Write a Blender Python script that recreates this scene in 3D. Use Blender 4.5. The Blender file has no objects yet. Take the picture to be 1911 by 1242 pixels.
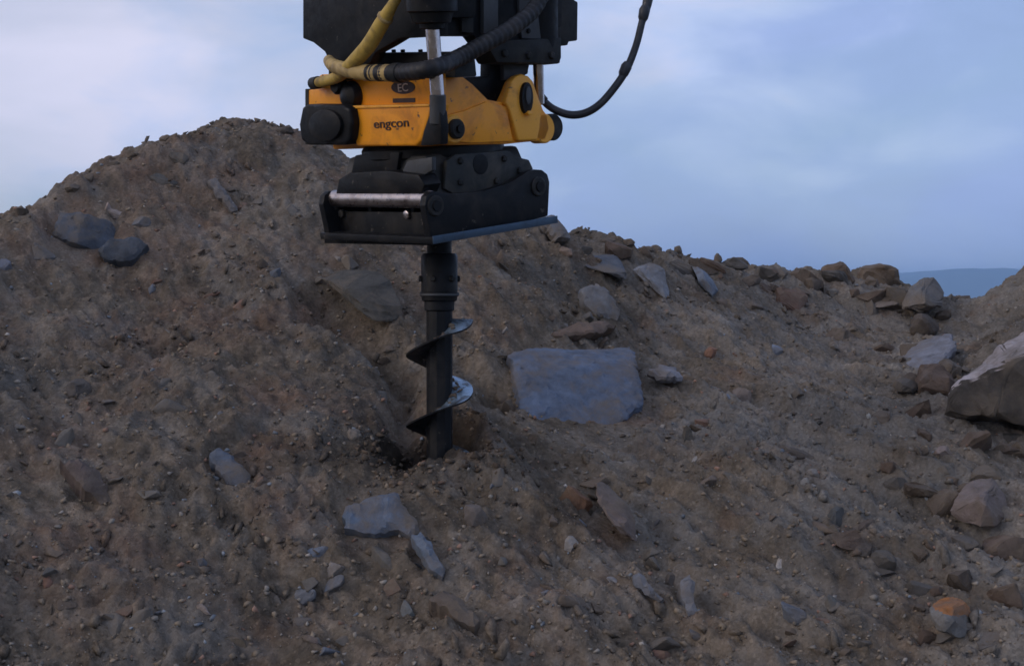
import bpy, bmesh, math, random
import numpy as np
from mathutils import Vector, Matrix, noise as mnoise
R = math.radians
random.seed(7); rng = np.random.default_rng(7)
scene = bpy.context.scene

# ------------------------------------------------------------------ camera
FPX, CX, CY, PITCH = 2400.0, 955.5, 621.0, R(1.456)
EYE = np.array([0.0, 0.0, 1.6])
cam = bpy.data.cameras.new('camera'); camo = bpy.data.objects.new('camera', cam)
scene.collection.objects.link(camo); scene.camera = camo
camo.location = EYE; camo.rotation_euler = (R(90) - PITCH, 0, 0)
cam.sensor_width = 36; cam.lens = FPX / 1911 * 36; cam.clip_start = .05; cam.clip_end = 12000

# ------------------------------------------------------------------ world + sun
SUN_EL, SUN_AZ = R(24), R(-112)          # azimuth clockwise from +Y: the glow is off to the left, behind
world = bpy.data.worlds.new('World'); scene.world = world; world.use_nodes = True
nt = world.node_tree; N = nt.nodes; L = nt.links; N.clear()
def nd(nodes, typ, **kw):
    n = nodes.new(typ)
    for k, v in kw.items():
        if k.startswith('i_'):
            n.inputs[k[2:].replace('_', ' ')].default_value = v
        else: setattr(n, k, v)
    return n
def ramp(nodes, stops, interp='LINEAR'):
    r = nodes.new('ShaderNodeValToRGB'); r.color_ramp.interpolation = interp
    e = r.color_ramp.elements
    while len(e) < len(stops): e.new(.5)
    for el, (p, c) in zip(e, stops):
        el.position = p; el.color = (*c, 1) if len(c) == 3 else c
    return r
def g3(v): return (v, v, v)
sky = nd(N, 'ShaderNodeTexSky', sky_type='NISHITA', sun_disc=False, sun_elevation=SUN_EL,
         sun_rotation=SUN_AZ, air_density=1.0, dust_density=.4, ozone_density=2.0)
tc = nd(N, 'ShaderNodeTexCoord')
mp = nd(N, 'ShaderNodeMapping'); mp.inputs['Scale'].default_value = (1.0, 1.0, 2.3); mp.inputs['Location'].default_value = (.35, 0, .1)
L.new(tc.outputs['Generated'], mp.inputs['Vector'])
n1 = nd(N, 'ShaderNodeTexNoise', i_Scale=3.1, i_Detail=5.0, i_Roughness=.5, i_Distortion=.25)
L.new(mp.outputs[0], n1.inputs['Vector'])
r1 = ramp(N, [(.33, g3(.45)), (.5, g3(.72)), (.68, g3(1))], 'EASE'); L.new(n1.outputs['Fac'], r1.inputs[0])
mp2 = nd(N, 'ShaderNodeMapping'); mp2.inputs['Scale'].default_value = (1.0, 1.0, 1.9); mp2.inputs['Location'].default_value = (3.3, 1.7, .6)
L.new(tc.outputs['Generated'], mp2.inputs['Vector'])
n2 = nd(N, 'ShaderNodeTexNoise', i_Scale=1.5, i_Detail=3.0, i_Roughness=.5)
L.new(mp2.outputs[0], n2.inputs['Vector'])
# clouds are brighter and warmer towards the low sun
dt = nd(N, 'ShaderNodeVectorMath', operation='DOT_PRODUCT'); dt.inputs[1].default_value = (math.sin(SUN_AZ), math.cos(SUN_AZ), .15)
L.new(tc.outputs['Generated'], dt.inputs[0])
ma = nd(N, 'ShaderNodeMath', operation='MULTIPLY_ADD'); ma.inputs[1].default_value = .34; ma.inputs[2].default_value = -.395; L.new(dt.outputs['Value'], ma.inputs[0])
mb = nd(N, 'ShaderNodeMath', operation='MULTIPLY_ADD'); mb.inputs[1].default_value = 1.3; L.new(n2.outputs['Fac'], mb.inputs[0]); L.new(ma.outputs[0], mb.inputs[2])
n3 = nd(N, 'ShaderNodeTexNoise', i_Scale=7.5, i_Detail=5.0, i_Roughness=.55, i_Distortion=.4); L.new(mp.outputs[0], n3.inputs['Vector'])
mc = nd(N, 'ShaderNodeMath', operation='MULTIPLY_ADD'); mc.inputs[1].default_value = .52; L.new(n3.outputs['Fac'], mc.inputs[0]); L.new(mb.outputs[0], mc.inputs[2])
cc = ramp(N, [(.20, (3.3, 4.3, 7.4)), (.36, (3.9, 5.05, 8.5)), (.49, (5.5, 6.6, 9.6)), (.66, (8.0, 7.9, 9.7))])
L.new(mc.outputs[0], cc.inputs[0])
mx = nd(N, 'ShaderNodeMix', data_type='RGBA')
mul = nd(N, 'ShaderNodeMath', operation='MULTIPLY'); mul.inputs[1].default_value = .95
L.new(r1.outputs[0], mul.inputs[0]); L.new(mul.outputs[0], mx.inputs['Factor'])
L.new(sky.outputs[0], mx.inputs['A']); L.new(cc.outputs[0], mx.inputs['B'])
bg = nd(N, 'ShaderNodeBackground', i_Strength=.106); L.new(mx.outputs['Result'], bg.inputs['Color'])
wo = nd(N, 'ShaderNodeOutputWorld'); L.new(bg.outputs[0], wo.inputs['Surface'])

sl = bpy.data.lights.new('sun', 'SUN'); slo = bpy.data.objects.new('sun', sl); scene.collection.objects.link(slo)
sl.energy = .9; sl.angle = R(32); sl.color = (1.0, .84, .70)
sdir = Vector((math.sin(SUN_AZ) * math.cos(SUN_EL), math.cos(SUN_AZ) * math.cos(SUN_EL), math.sin(SUN_EL)))
slo.rotation_euler = sdir.to_track_quat('Z', 'Y').to_euler(); slo.location = (-6, -4, 8)
vs = scene.view_settings
vs.view_transform = 'Standard'; vs.look = 'None'; vs.exposure = 0.0; vs.gamma = 1.0; vs.use_curve_mapping = False
scene.render.engine = 'CYCLES'
scene.cycles.pixel_filter_type = 'BLACKMAN_HARRIS'; scene.cycles.filter_width = 1.6
scene.cycles.max_bounces = 6; scene.cycles.volume_bounces = 1

# ------------------------------------------------------------------ helpers
col = scene.collection
FWD = np.array([0, math.cos(PITCH), -math.sin(PITCH)]); UPV = np.array([0, math.sin(PITCH), math.cos(PITCH)])
def ray(px, py):
    d = FWD + np.array([1.0, 0, 0]) * (px - CX) / FPX - UPV * (py - CY) / FPX
    return d / d[1]                       # scaled so that one unit of t is one metre of depth (y)
def at(px, py, d): return EYE + ray(px, py) * d

HOLE = at(818, 842, 4.80)                  # where the auger enters the ground
PT = np.random.default_rng(3).permutation(512); PT = np.concatenate([PT, PT, PT])
GR = np.random.default_rng(5).normal(size=(512, 2)); GR /= np.linalg.norm(GR, axis=1)[:, None]
def perlin(x, y, seed=0):
    xi = np.floor(x).astype(int); yi = np.floor(y).astype(int); xf = x - xi; yf = y - yi
    def g(ix, iy, fx, fy):
        h = PT[(PT[(ix + seed * 37) & 511] + iy) & 511]
        return GR[h, 0] * fx + GR[h, 1] * fy
    u = xf ** 3 * (xf * (xf * 6 - 15) + 10); v = yf ** 3 * (yf * (yf * 6 - 15) + 10)
    a = g(xi, yi, xf, yf); b = g(xi + 1, yi, xf - 1, yf); c = g(xi, yi + 1, xf, yf - 1); d = g(xi + 1, yi + 1, xf - 1, yf - 1)
    return (a + u * (b - a)) * (1 - v) + (c + u * (d - c)) * v

MATS = {}
def material(name):
    m = bpy.data.materials.new(name); m.use_nodes = True; MATS[name] = m
    n = m.node_tree.nodes; b = n['Principled BSDF']
    return m, n, m.node_tree.links, b
XW = {}                                     # world matrices of the empties
def link(o, parent=None):
    col.objects.link(o)
    if parent is not None: o.parent = parent
    return o
def tag(o, label=None, cat=None, group=None, kind=None):
    if label: o['label'] = label
    if cat: o['category'] = cat
    if group: o['group'] = group
    if kind: o['kind'] = kind
    return o
def empty(name, mat, label, cat, group=None):
    o = bpy.data.objects.new(name, None); o.empty_display_size = .1
    o.matrix_world = mat; XW[o.name] = mat.copy()
    link(o); tag(o, label, cat, group); return o
def mesh_obj(name, verts, faces, mat, parent=None, bevel=0, smooth=35, seg=2):
    """verts in world space; one mesh object, in the frame of its parent"""
    bm = bmesh.new()
    inv = XW[parent.name].inverted() if parent is not None and parent.name in XW else Matrix.Identity(4)
    vs_ = [bm.verts.new(inv @ Vector(v)) for v in verts]
    for f in faces:
        try: bm.faces.new([vs_[i] for i in f])
        except ValueError: pass
    return bm_obj(name, bm, mat, parent, bevel, smooth, seg)
def bm_obj(name, bm, mat, parent=None, bevel=0, smooth=35, seg=2):
    bmesh.ops.recalc_face_normals(bm, faces=bm.faces)
    if bevel:
        ed = [e for e in bm.edges if len(e.link_faces) == 2 and e.calc_face_angle(0) > R(25)]
        bmesh.ops.bevel(bm, geom=ed, offset=bevel, segments=seg, affect='EDGES', clamp_overlap=True, profile=.6)
    me = bpy.data.meshes.new(name); bm.to_mesh(me); bm.free()
    me.materials.append(MATS[mat] if isinstance(mat, str) else mat)
    if smooth:
        me.polygons.foreach_set('use_smooth', [True] * len(me.polygons)); me.set_sharp_from_angle(angle=R(smooth))
    o = bpy.data.objects.new(name, me); link(o, parent)
    if parent is not None and parent.name in XW: XW[o.name] = XW[parent.name]
    return o

# ------------------------------------------------------------------ materials
def soil_nodes(n, l, b, stone_attr=False):
    geo = nd(n, 'ShaderNodeNewGeometry')
    def noi(s, d=4.0, r=.6, dist=0.0):
        q = nd(n, 'ShaderNodeTexNoise', i_Scale=s, i_Detail=d, i_Roughness=r, i_Distortion=dist)
        l.new(geo.outputs['Position'], q.inputs['Vector']); return q
    base = ramp(n, [(.28, (.088, .069, .050)), (.5, (.19, .152, .112)), (.72, (.29, .24, .186))])
    l.new(noi(9, 8, .72, .4).outputs['Fac'], base.inputs[0])
    red = nd(n, 'ShaderNodeMix', data_type='RGBA'); red.inputs['B'].default_value = (.25, .138, .095, 1)
    sx = nd(n, 'ShaderNodeSeparateXYZ'); l.new(geo.outputs['Position'], sx.inputs[0])
    def shift(src, axis, a, b_, amt):
        mr = nd(n, 'ShaderNodeMapRange', interpolation_type='SMOOTHSTEP'); mr.inputs['From Min'].default_value = a; mr.inputs['From Max'].default_value = b_; mr.inputs['To Max'].default_value = amt
        l.new(sx.outputs[axis], mr.inputs['Value']); ad_ = nd(n, 'ShaderNodeMath', operation='ADD'); l.new(src, ad_.inputs[0]); l.new(mr.outputs[0], ad_.inputs[1]); return ad_.outputs[0]
    rr = ramp(n, [(.52, g3(0)), (.76, g3(.45))]); l.new(shift(noi(2.3, 5, .6, .3).outputs['Fac'], 0, .0, -1.4, .07), rr.inputs[0])
    l.new(rr.outputs[0], red.inputs['Factor']); l.new(base.outputs[0], red.inputs['A'])
    gry = nd(n, 'ShaderNodeMix', data_type='RGBA'); gry.inputs['B'].default_value = (.24, .222, .197, 1)
    gr = ramp(n, [(.48, g3(0)), (.7, g3(.8))]); l.new(shift(noi(3.4, 6, .65, .6).outputs['Fac'], 0, -.2, 1.8, .12), gr.inputs[0])
    l.new(gr.outputs[0], gry.inputs['Factor']); l.new(red.outputs['Result'], gry.inputs['A'])
    # grain: single light and dark grains
    vo = nd(n, 'ShaderNodeTexVoronoi', i_Scale=95.0, i_Randomness=1.0); l.new(geo.outputs['Position'], vo.inputs['Vector'])
    hs = nd(n, 'ShaderNodeSeparateColor'); l.new(vo.outputs['Color'], hs.inputs[0])
    gm = ramp(n, [(0, g3(.66)), (.5, g3(.97)), (.9, g3(1.2)), (.985, g3(1.3)), (1, g3(1.9))]); l.new(hs.outputs[0], gm.inputs[0])
    mu = nd(n, 'ShaderNodeMix', data_type='RGBA', blend_type='MULTIPLY'); mu.inputs['Factor'].default_value = .55
    l.new(gry.outputs['Result'], mu.inputs['A']); l.new(gm.outputs[0], mu.inputs['B'])
    # bands of washed material running down the slope
    ms = nd(n, 'ShaderNodeMapping', vector_type='TEXTURE'); ms.inputs['Rotation'].default_value = (0, 0, R(-42)); ms.inputs['Scale'].default_value = (.5, .06, .25)
    l.new(geo.outputs['Position'], ms.inputs['Vector'])
    ns = nd(n, 'ShaderNodeTexNoise', i_Scale=1.0, i_Detail=7.0, i_Roughness=.65, i_Distortion=.5); l.new(ms.outputs[0], ns.inputs['Vector'])
    rs_ = ramp(n, [(.3, g3(.62)), (.5, g3(1.0)), (.7, g3(1.38))]); l.new(ns.outputs['Fac'], rs_.inputs[0])
    m3 = nd(n, 'ShaderNodeMix', data_type='RGBA', blend_type='MULTIPLY'); m3.inputs['Factor'].default_value = .6
    l.new(mu.outputs['Result'], m3.inputs['A']); l.new(rs_.outputs[0], m3.inputs['B'])
    dp = ramp(n, [(.34, g3(.60)), (.5, g3(.92)), (.66, g3(1.08))]); l.new(noi(1.25, 6, .62, .7).outputs['Fac'], dp.inputs[0])
    m5 = nd(n, 'ShaderNodeMix', data_type='RGBA', blend_type='MULTIPLY'); m5.inputs['Factor'].default_value = 1; l.new(m3.outputs['Result'], m5.inputs['A']); l.new(dp.outputs[0], m5.inputs['B']); m3 = m5
    vm = nd(n, 'ShaderNodeVectorMath', operation='DISTANCE'); vm.inputs[1].default_value = (HOLE[0] - .04, HOLE[1] + .06, HOLE[2] - .05); l.new(geo.outputs['Position'], vm.inputs[0])  # radial darkening round the hole: the pit's shade put into the soil colour
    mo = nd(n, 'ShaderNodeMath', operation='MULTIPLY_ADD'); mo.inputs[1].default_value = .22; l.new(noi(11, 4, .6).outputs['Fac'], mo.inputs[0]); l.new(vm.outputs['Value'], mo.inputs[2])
    pit_shade = nd(n, 'ShaderNodeMapRange', interpolation_type='SMOOTHSTEP'); pit_shade.inputs['From Min'].default_value = .26; pit_shade.inputs['From Max'].default_value = .42; pit_shade.inputs['To Min'].default_value = .28; pit_shade.inputs['To Max'].default_value = 1.0
    l.new(mo.outputs[0], pit_shade.inputs['Value'])
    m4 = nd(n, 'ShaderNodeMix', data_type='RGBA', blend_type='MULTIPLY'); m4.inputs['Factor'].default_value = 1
    l.new(m3.outputs['Result'], m4.inputs['A']); l.new(pit_shade.outputs[0], m4.inputs['B']); l.new(m4.outputs['Result'], b.inputs['Base Color'])
    b.inputs['Roughness'].default_value = .95; b.inputs['Specular IOR Level'].default_value = .15
    bp = nd(n, 'ShaderNodeBump', i_Strength=.9, i_Distance=.02)
    ad = nd(n, 'ShaderNodeMath', operation='ADD'); l.new(noi(38, 6, .75).outputs['Fac'], ad.inputs[0])
    m2 = nd(n, 'ShaderNodeMath', operation='MULTIPLY'); m2.inputs[1].default_value = .35
    l.new(hs.outputs[1], m2.inputs[0]); l.new(m2.outputs[0], ad.inputs[1])
    l.new(ad.outputs[0], bp.inputs['Height']); l.new(bp.outputs[0], b.inputs['Normal'])
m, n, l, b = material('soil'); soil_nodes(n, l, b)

m, n, l, b = material('stone')              # colour comes from the object, patches of soil cling to it
oi = nd(n, 'ShaderNodeObjectInfo'); tcn = nd(n, 'ShaderNodeNewGeometry')
def nz(s, d=5.0, r=.6, dist=.3):
    q = nd(n, 'ShaderNodeTexNoise', i_Scale=s, i_Detail=d, i_Roughness=r, i_Distortion=dist); l.new(tcn.outputs['Position'], q.inputs['Vector']); return q
va = ramp(n, [(.3, g3(.5)), (.5, g3(.88)), (.7, g3(1.22))]); l.new(nz(14, 8, .7).outputs['Fac'], va.inputs[0])
mu = nd(n, 'ShaderNodeMix', data_type='RGBA', blend_type='MULTIPLY'); mu.inputs['Factor'].default_value = 1
l.new(oi.outputs['Color'], mu.inputs['A']); l.new(va.outputs[0], mu.inputs['B'])
so = nd(n, 'ShaderNodeMix', data_type='RGBA'); so.inputs['B'].default_value = (.165, .13, .095, 1)
sr = ramp(n, [(.47, g3(.08)), (.63, g3(.9))]); nl = nd(n, 'ShaderNodeMath', operation='MULTIPLY_ADD'); nl.inputs[1].default_value = .55; l.new(nz(2.6, 4, .6, .5).outputs['Fac'], nl.inputs[0])
nl2 = nd(n, 'ShaderNodeMath', operation='MULTIPLY'); nl2.inputs[1].default_value = .48; l.new(nz(9, 8, .72, .8).outputs['Fac'], nl2.inputs[0]); l.new(nl2.outputs[0], nl.inputs[2])
l.new(nl.outputs[0], sr.inputs[0])
l.new(sr.outputs[0], so.inputs['Factor']); l.new(mu.outputs['Result'], so.inputs['A']); l.new(so.outputs['Result'], b.inputs['Base Color'])
b.inputs['Roughness'].default_value = .78; b.inputs['Specular IOR Level'].default_value = .3
bp = nd(n, 'ShaderNodeBump', i_Strength=.7, i_Distance=.015); l.new(nz(45, 8, .75).outputs['Fac'], bp.inputs['Height']); l.new(bp.outputs[0], b.inputs['Normal'])

def stone_variant(name, colr):
    m_ = MATS['stone'].copy(); m_.name = name; MATS[name] = m_; t_ = m_.node_tree
    for ln in [x for x in t_.links if x.from_node.bl_idname == 'ShaderNodeObjectInfo']:
        sk = ln.to_socket; t_.links.remove(ln); sk.default_value = (*colr, 1)
stone_variant('pale_lit_stone', (.50, .43, .41)); stone_variant('rust_stone', (.42, .16, .04))
m, n, l, b = material('gravel')
ca = nd(n, 'ShaderNodeAttribute', attribute_name='tint')
l.new(ca.outputs['Color'], b.inputs['Base Color']); b.inputs['Roughness'].default_value = .9; b.inputs['Specular IOR Level'].default_value = .2

def painted(name, base, dirt, lo, hi, rough, metal=0.0, scale=7, spec=.5, dirtmax=.9, bump=.15, chip=None):
    m, n, l, b = material(name)
    g = nd(n, 'ShaderNodeTexCoord')
    def q(s, d=6.0, r=.65, dist=.5):
        x = nd(n, 'ShaderNodeTexNoise', i_Scale=s, i_Detail=d, i_Roughness=r, i_Distortion=dist); l.new(g.outputs['Object'], x.inputs['Vector']); return x
    mxx = nd(n, 'ShaderNodeMix', data_type='RGBA'); mxx.inputs['A'].default_value = (*base, 1); mxx.inputs['B'].default_value = (*dirt, 1)
    rp = ramp(n, [(lo, g3(0)), (hi, g3(dirtmax))]); l.new(q(scale).outputs['Fac'], rp.inputs[0]); l.new(rp.outputs[0], mxx.inputs['Factor'])
    if chip:
        mch = nd(n, 'ShaderNodeMix', data_type='RGBA'); mch.inputs['B'].default_value = (*chip[0], 1); l.new(mxx.outputs['Result'], mch.inputs['A'])
        rch = ramp(n, [(chip[1], g3(0)), (chip[1] + .025, g3(.9))]); l.new(q(chip[2], 4.0, .6, .2).outputs['Fac'], rch.inputs[0]); l.new(rch.outputs[0], mch.inputs['Factor']); mxx = mch
    l.new(mxx.outputs['Result'], b.inputs['Base Color'])
    rr = ramp(n, [(.35, g3(max(0, rough - .12))), (.65, g3(min(1, rough + .15)))]); l.new(q(scale * 3).outputs['Fac'], rr.inputs[0]); l.new(rr.outputs[0], b.inputs['Roughness'])
    b.inputs['Metallic'].default_value = metal; b.inputs['Specular IOR Level'].default_value = spec
    if bump:
        bp = nd(n, 'ShaderNodeBump', i_Strength=bump, i_Distance=.004); l.new(q(scale * 9).outputs['Fac'], bp.inputs['Height']); l.new(bp.outputs[0], b.inputs['Normal'])
    return m
painted('yellow_paint', (.88, .335, .010), (.42, .13, .012), .48, .68, .42, scale=7, dirtmax=.8, chip=((.06, .04, .03), .66, 27.5))
painted('yellow_edge', (.88, .40, .04), (.36, .14, .03), .5, .72, .45, scale=9, chip=((.07, .05, .04), .66, 28))
painted('black_paint', (.006, .0065, .008), (.030, .026, .022), .48, .74, .48, scale=9, spec=.2, chip=((.075, .065, .055), .665, 30))
painted('dark_iron', (.014, .015, .015), (.042, .038, .034), .44, .70, .6, scale=8, spec=.25)
painted('grey_plate', (.05, .054, .06), (.03, .028, .025), .45, .7, .55, scale=8)
painted('grease', (.005, .005, .006), (.02, .015, .012), .5, .7, .45, scale=10, spec=.22)
painted('hitch_iron', (.024, .027, .027), (.075, .066, .055), .44, .7, .6, scale=8, spec=.3)
painted('chrome', (.62, .54, .52), (.3, .22, .2), .5, .8, .12, metal=1.0, scale=14, bump=0)
painted('pin_steel', (.46, .41, .40), (.20, .16, .15), .45, .7, .34, metal=1.0, scale=18, bump=.05)
painted('worn_steel', (.42, .47, .52), (.14, .15, .16), .45, .75, .42, metal=.85, scale=9, bump=.08)
painted('blue_worn_edge', (.05, .085, .13), (.03, .04, .05), .5, .75, .42, metal=.4, scale=9)
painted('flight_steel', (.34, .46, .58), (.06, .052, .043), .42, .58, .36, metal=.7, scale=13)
painted('black_rubber', (.011, .011, .013), (.05, .042, .035), .5, .75, .55, scale=14, spec=.35)
painted('ochre_hose', (.50, .34, .075), (.14, .095, .04), .45, .66, .6, scale=12, spec=.3)
painted('tan_guard', (.44, .31, .12), (.12, .09, .06), .45, .7, .6, scale=16, spec=.3)
painted('decal_dark', (.035, .012, .008), (.12, .05, .02), .55, .75, .5, scale=30, bump=0)
painted('decal_light', (.55, .42, .34), (.3, .18, .1), .5, .7, .5, scale=30, bump=0)
painted('cable_rubber', (.022, .025, .032), (.05, .048, .05), .5, .75, .45, scale=16, spec=.5)

# ------------------------------------------------------------------ the heap (terrain)
crest = [(-500, 660, 5.2), (-250, 530, 5.7), (0, 415, 6.2), (100, 358, 6.6), (200, 306, 7.0), (300, 258, 7.3), (380, 233, 7.5), (490, 232, 7.65), (560, 240, 7.6),
         (640, 288, 7.5), (740, 322, 7.4), (860, 362, 7.3), (1000, 405, 7.3), (1100, 447, 7.5), (1250, 467, 8.0), (1400, 497, 8.7),
         (1500, 512, 9.2), (1620, 522, 9.9), (1740, 560, 10.4)]
bottom = [(-500, 1242, 3.6), (-250, 1242, 3.65), (0, 1242, 3.7), (200, 1242, 3.8), (450, 1242, 3.87), (700, 1242, 3.87), (950, 1242, 3.87), (1200, 1242, 3.9), (1500, 1242, 3.9), (1700, 1242, 3.85), (1900, 1242, 3.8), (2150, 1242, 3.8)]
P = [at(*c) for c in crest] + [at(*c) for c in bottom]
for ci, bi in ((2, 2), (4, 3), (6, 4), (10, 5), (13, 6), (14, 7)):
    a, c = at(*bottom[bi]), at(*crest[ci])
    for t in (.33, .66): P.append(a + (c - a) * t + np.array([0, 0, .05]))
P += [at(*q) for q in ((820, 836, 4.81), (1500, 900, 4.9), (1500, 720, 6.2), (1500, 600, 7.7), (1350, 750, 5.7), (1350, 600, 6.9),
      (1700, 620, 7.6), (1700, 750, 6.0), (1700, 900, 4.9), (1850, 850, 5.15), (1850, 1000, 4.55), (1800, 640, 7.5), (1900, 760, 5.9), (2000, 900, 5.0),
      (1911, 488, 8.6), (1860, 535, 8.8), (1815, 560, 9.2), (1911, 620, 7.0), (2100, 380, 8.4), (2300, 330, 8.2), (2300, 700, 6.0), (2300, 1000, 4.4),
      (1790, 566, 11.0), (1770, 568, 12.0))]
for c in crest[:-1]:
    p = at(*c); p0 = at(*c)
    for dd, dz in ((.7, .33), (1.8, 1.05), (3.0, 1.8)):
        q = p0 + np.array([0, dd, -dz]); q[2] = max(q[2], 0.02); P.append(q)
for x in (-4, -2, 0, 2, 4):
    for y, z in ((3.0, .12), (2.0, .0), (.5, 0.0)): P.append(np.array([x, y, z]))
for x, y, z in ((-5, 9, 0), (-6, 6, .1), (6, 11, 1.4), (5, 13, .9), (6.5, 8, 1.6), (6, 5, .9), (3.8, 13.5, .9), (0, 12, 0), (2, 13.5, .4)): P.append(np.array([x, y, z], float))
P = np.array(P)
def U2(r2): return np.where(r2 > 1e-12, .5 * r2 * np.log(np.maximum(r2, 1e-12)), 0)
nP = len(P); D2 = ((P[:, None, :2] - P[None, :, :2]) ** 2).sum(-1)
A = np.zeros((nP + 3, nP + 3)); A[:nP, :nP] = U2(D2) + np.eye(nP) * .0015
A[:nP, nP] = 1; A[:nP, nP + 1:] = P[:, :2]; A[nP, :nP] = 1; A[nP + 1:, :nP] = P[:, :2].T
W = np.linalg.solve(A, np.concatenate([P[:, 2], [0, 0, 0]]))
def smooth_h(x, y):
    z = W[nP] + W[nP + 1] * x + W[nP + 2] * y
    for i in range(nP): z = z + W[i] * U2((x - P[i, 0]) ** 2 + (y - P[i, 1]) ** 2)
    return z
def sstep(a, b_, x): t = np.clip((x - a) / (b_ - a), 0, 1); return t * t * (3 - 2 * t)
def build_y():
    ys = [1.6]
    while ys[-1] < 14.6: ys.append(ys[-1] + (.03 if ys[-1] < 3.2 else .0100 + .0021 * (ys[-1] - 3.2)))
    return np.array(ys)
gx = np.concatenate([np.arange(-7, -3.2, .04), np.arange(-3.2, 3.9, .0108), np.arange(3.9, 7.6, .04)]); gy = build_y()
GX, GY = np.meshgrid(gx, gy)
# the thin-plate surface is smooth: evaluate on a coarse grid and upsample
cx_, cy_ = np.linspace(gx[0], gx[-1], 240), np.linspace(gy[0], gy[-1], 230)
CXg, CYg = np.meshgrid(cx_, cy_); CZ = smooth_h(CXg, CYg)
def bil(xs, ys, Z, x, y):
    i = np.clip(np.searchsorted(xs, x) - 1, 0, len(xs) - 2); j = np.clip(np.searchsorted(ys, y) - 1, 0, len(ys) - 2)
    u = np.clip((x - xs[i]) / (xs[i + 1] - xs[i]), 0, 1); v = np.clip((y - ys[j]) / (ys[j + 1] - ys[j]), 0, 1)
    return (Z[j, i] * (1 - u) + Z[j, i + 1] * u) * (1 - v) + (Z[j + 1, i] * (1 - u) + Z[j + 1, i + 1] * u) * v
Z0 = bil(cx_, cy_, CZ, GX, GY)
# the back of the heap falls away behind the crest line
_cr = np.array(crest + [(1770, 563, 11.0), (1815, 560, 9.2), (1860, 535, 8.8), (1911, 490, 8.6), (2100, 380, 8.4), (2400, 330, 8.2)])
def crest_cap(x, y):
    px = CX + x / y * FPX
    pyc = np.interp(px, _cr[:, 0], _cr[:, 1]) + 9; dc = np.interp(px, _cr[:, 0], _cr[:, 2])
    slope = (CY - pyc) / FPX; ez = (-math.sin(PITCH) + slope * math.cos(PITCH)) / (math.cos(PITCH) + slope * math.sin(PITCH))
    return EYE[2] + ez * y - .42 * np.maximum(y - dc, 0) - .10 * np.maximum(dc - y, 0) * 0
_cap = crest_cap(GX, np.maximum(GY, 3.0)); kk = .06
_h = np.clip(.5 + .5 * (_cap - Z0) / kk, 0, 1); Zs = _cap * (1 - _h) + Z0 * _h - kk * _h * (1 - _h)
Z0 = np.where(GY > 4.8, Zs, Z0)
edge = sstep(-7, -5.5, GX) * (1 - sstep(6.3, 7.5, GX)) * (1 - sstep(13.2, 14.5, GY)) * sstep(1.6, 2.2, GY)
Z0 = np.maximum(Z0, -.05) * edge
def relief(x, y):
    rough = .35 + .75 * sstep(-.12, .3, perlin(x / .9 + 5, y / .8, 13) + .35 * perlin(x / .3, y / .3, 14))
    r = .075 * perlin(x / .75, y / .75, 1) + .05 * perlin(x / .33, y / .33, 2)
    b1 = np.abs(perlin(x / .19, y / .19, 3)); rt = 1 - .55 * sstep(-.5, .5, x); r += .07 * (b1 - .25) * rough * rt
    b2 = np.abs(perlin(x / .08 + 9, y / .08, 4)); r += .034 * (b2 - .25) * rough * rt
    r += .024 * perlin(x / .04, y / .04, 5) + .012 * perlin(x / .02, y / .02, 6)
    b3 = np.abs(perlin(x / .055 + 2, y / .055, 15)); r += (.022 * (b3 - .2) + .011 * (np.abs(perlin(x / .026, y / .026 + 7, 16)) - .2)) * (.4 + .8 * rough)
    # runnels down the fall line, stronger to the right
    fx, fy = .74, -.67
    al, ac = x * fx + y * fy, -x * fy + y * fx
    r += (.45 + .55 * sstep(-1.0, .6, x)) * (.09 * perlin(al / 1.1, ac / .26, 17) + .06 * perlin(al / .5, ac / .12, 7) + .045 * perlin(al / .2, ac / .05, 8) + .022 * perlin(al / .09, ac / .024, 10))
    # broken scarps on the flank left of the machine
    sc = perlin(x / .55 + 3.7, y / .5 + 1.3, 9); r += .05 * sstep(.05, .16, sc) * (1 - sstep(-.2, .6, x))
    return r
def carve(x, y, z):
    d = np.hypot(x - HOLE[0], (y - HOLE[1]))
    a = perlin(x / .09, y / .09, 11) * .03
    dl = np.hypot((x - HOLE[0] + .05) / 1.2, (y - HOLE[1] - .05))
    z = z - .42 * (1 - sstep(.10, .165, dl + a))
    d2 = np.hypot((x - HOLE[0] - .20) / 1.4, y - HOLE[1] + .03); z = z + .055 * (1 - sstep(.05, .2, d2 + a)) * sstep(.13, .2, d)
    d3 = np.hypot((x - HOLE[0] + .02) / 1.5, y - HOLE[1] + .24); z = z + .03 * (1 - sstep(.03, .16, d3 + a))
    # gully down the slope to the left of the hole
    d4 = np.abs((x - HOLE[0] + .12) + .25 * (y - HOLE[1] - .3)); z = z - .13 * (1 - sstep(.0, .15, d4 + a)) * sstep(.02, .15, y - HOLE[1]) * (1 - sstep(.55, 1.0, y - HOLE[1]))
    A0, B0 = at(596, 540, 5.95), at(742, 655, 5.45); ab = B0[:2] - A0[:2]; tt = np.clip(((x - A0[0]) * ab[0] + (y - A0[1]) * ab[1]) / (ab @ ab), 0, 1)
    d6 = np.hypot(x - A0[0] - tt * ab[0], y - A0[1] - tt * ab[1]); z = z - .08 * (1 - sstep(.02, .12, d6 + 1.6 * a))
    d5 = np.hypot(x - at(925, 675, 5.3)[0], (y - 5.42) / 1.3); z = z - .10 * (1 - sstep(.02, .13, d5 + a))
    return z
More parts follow.
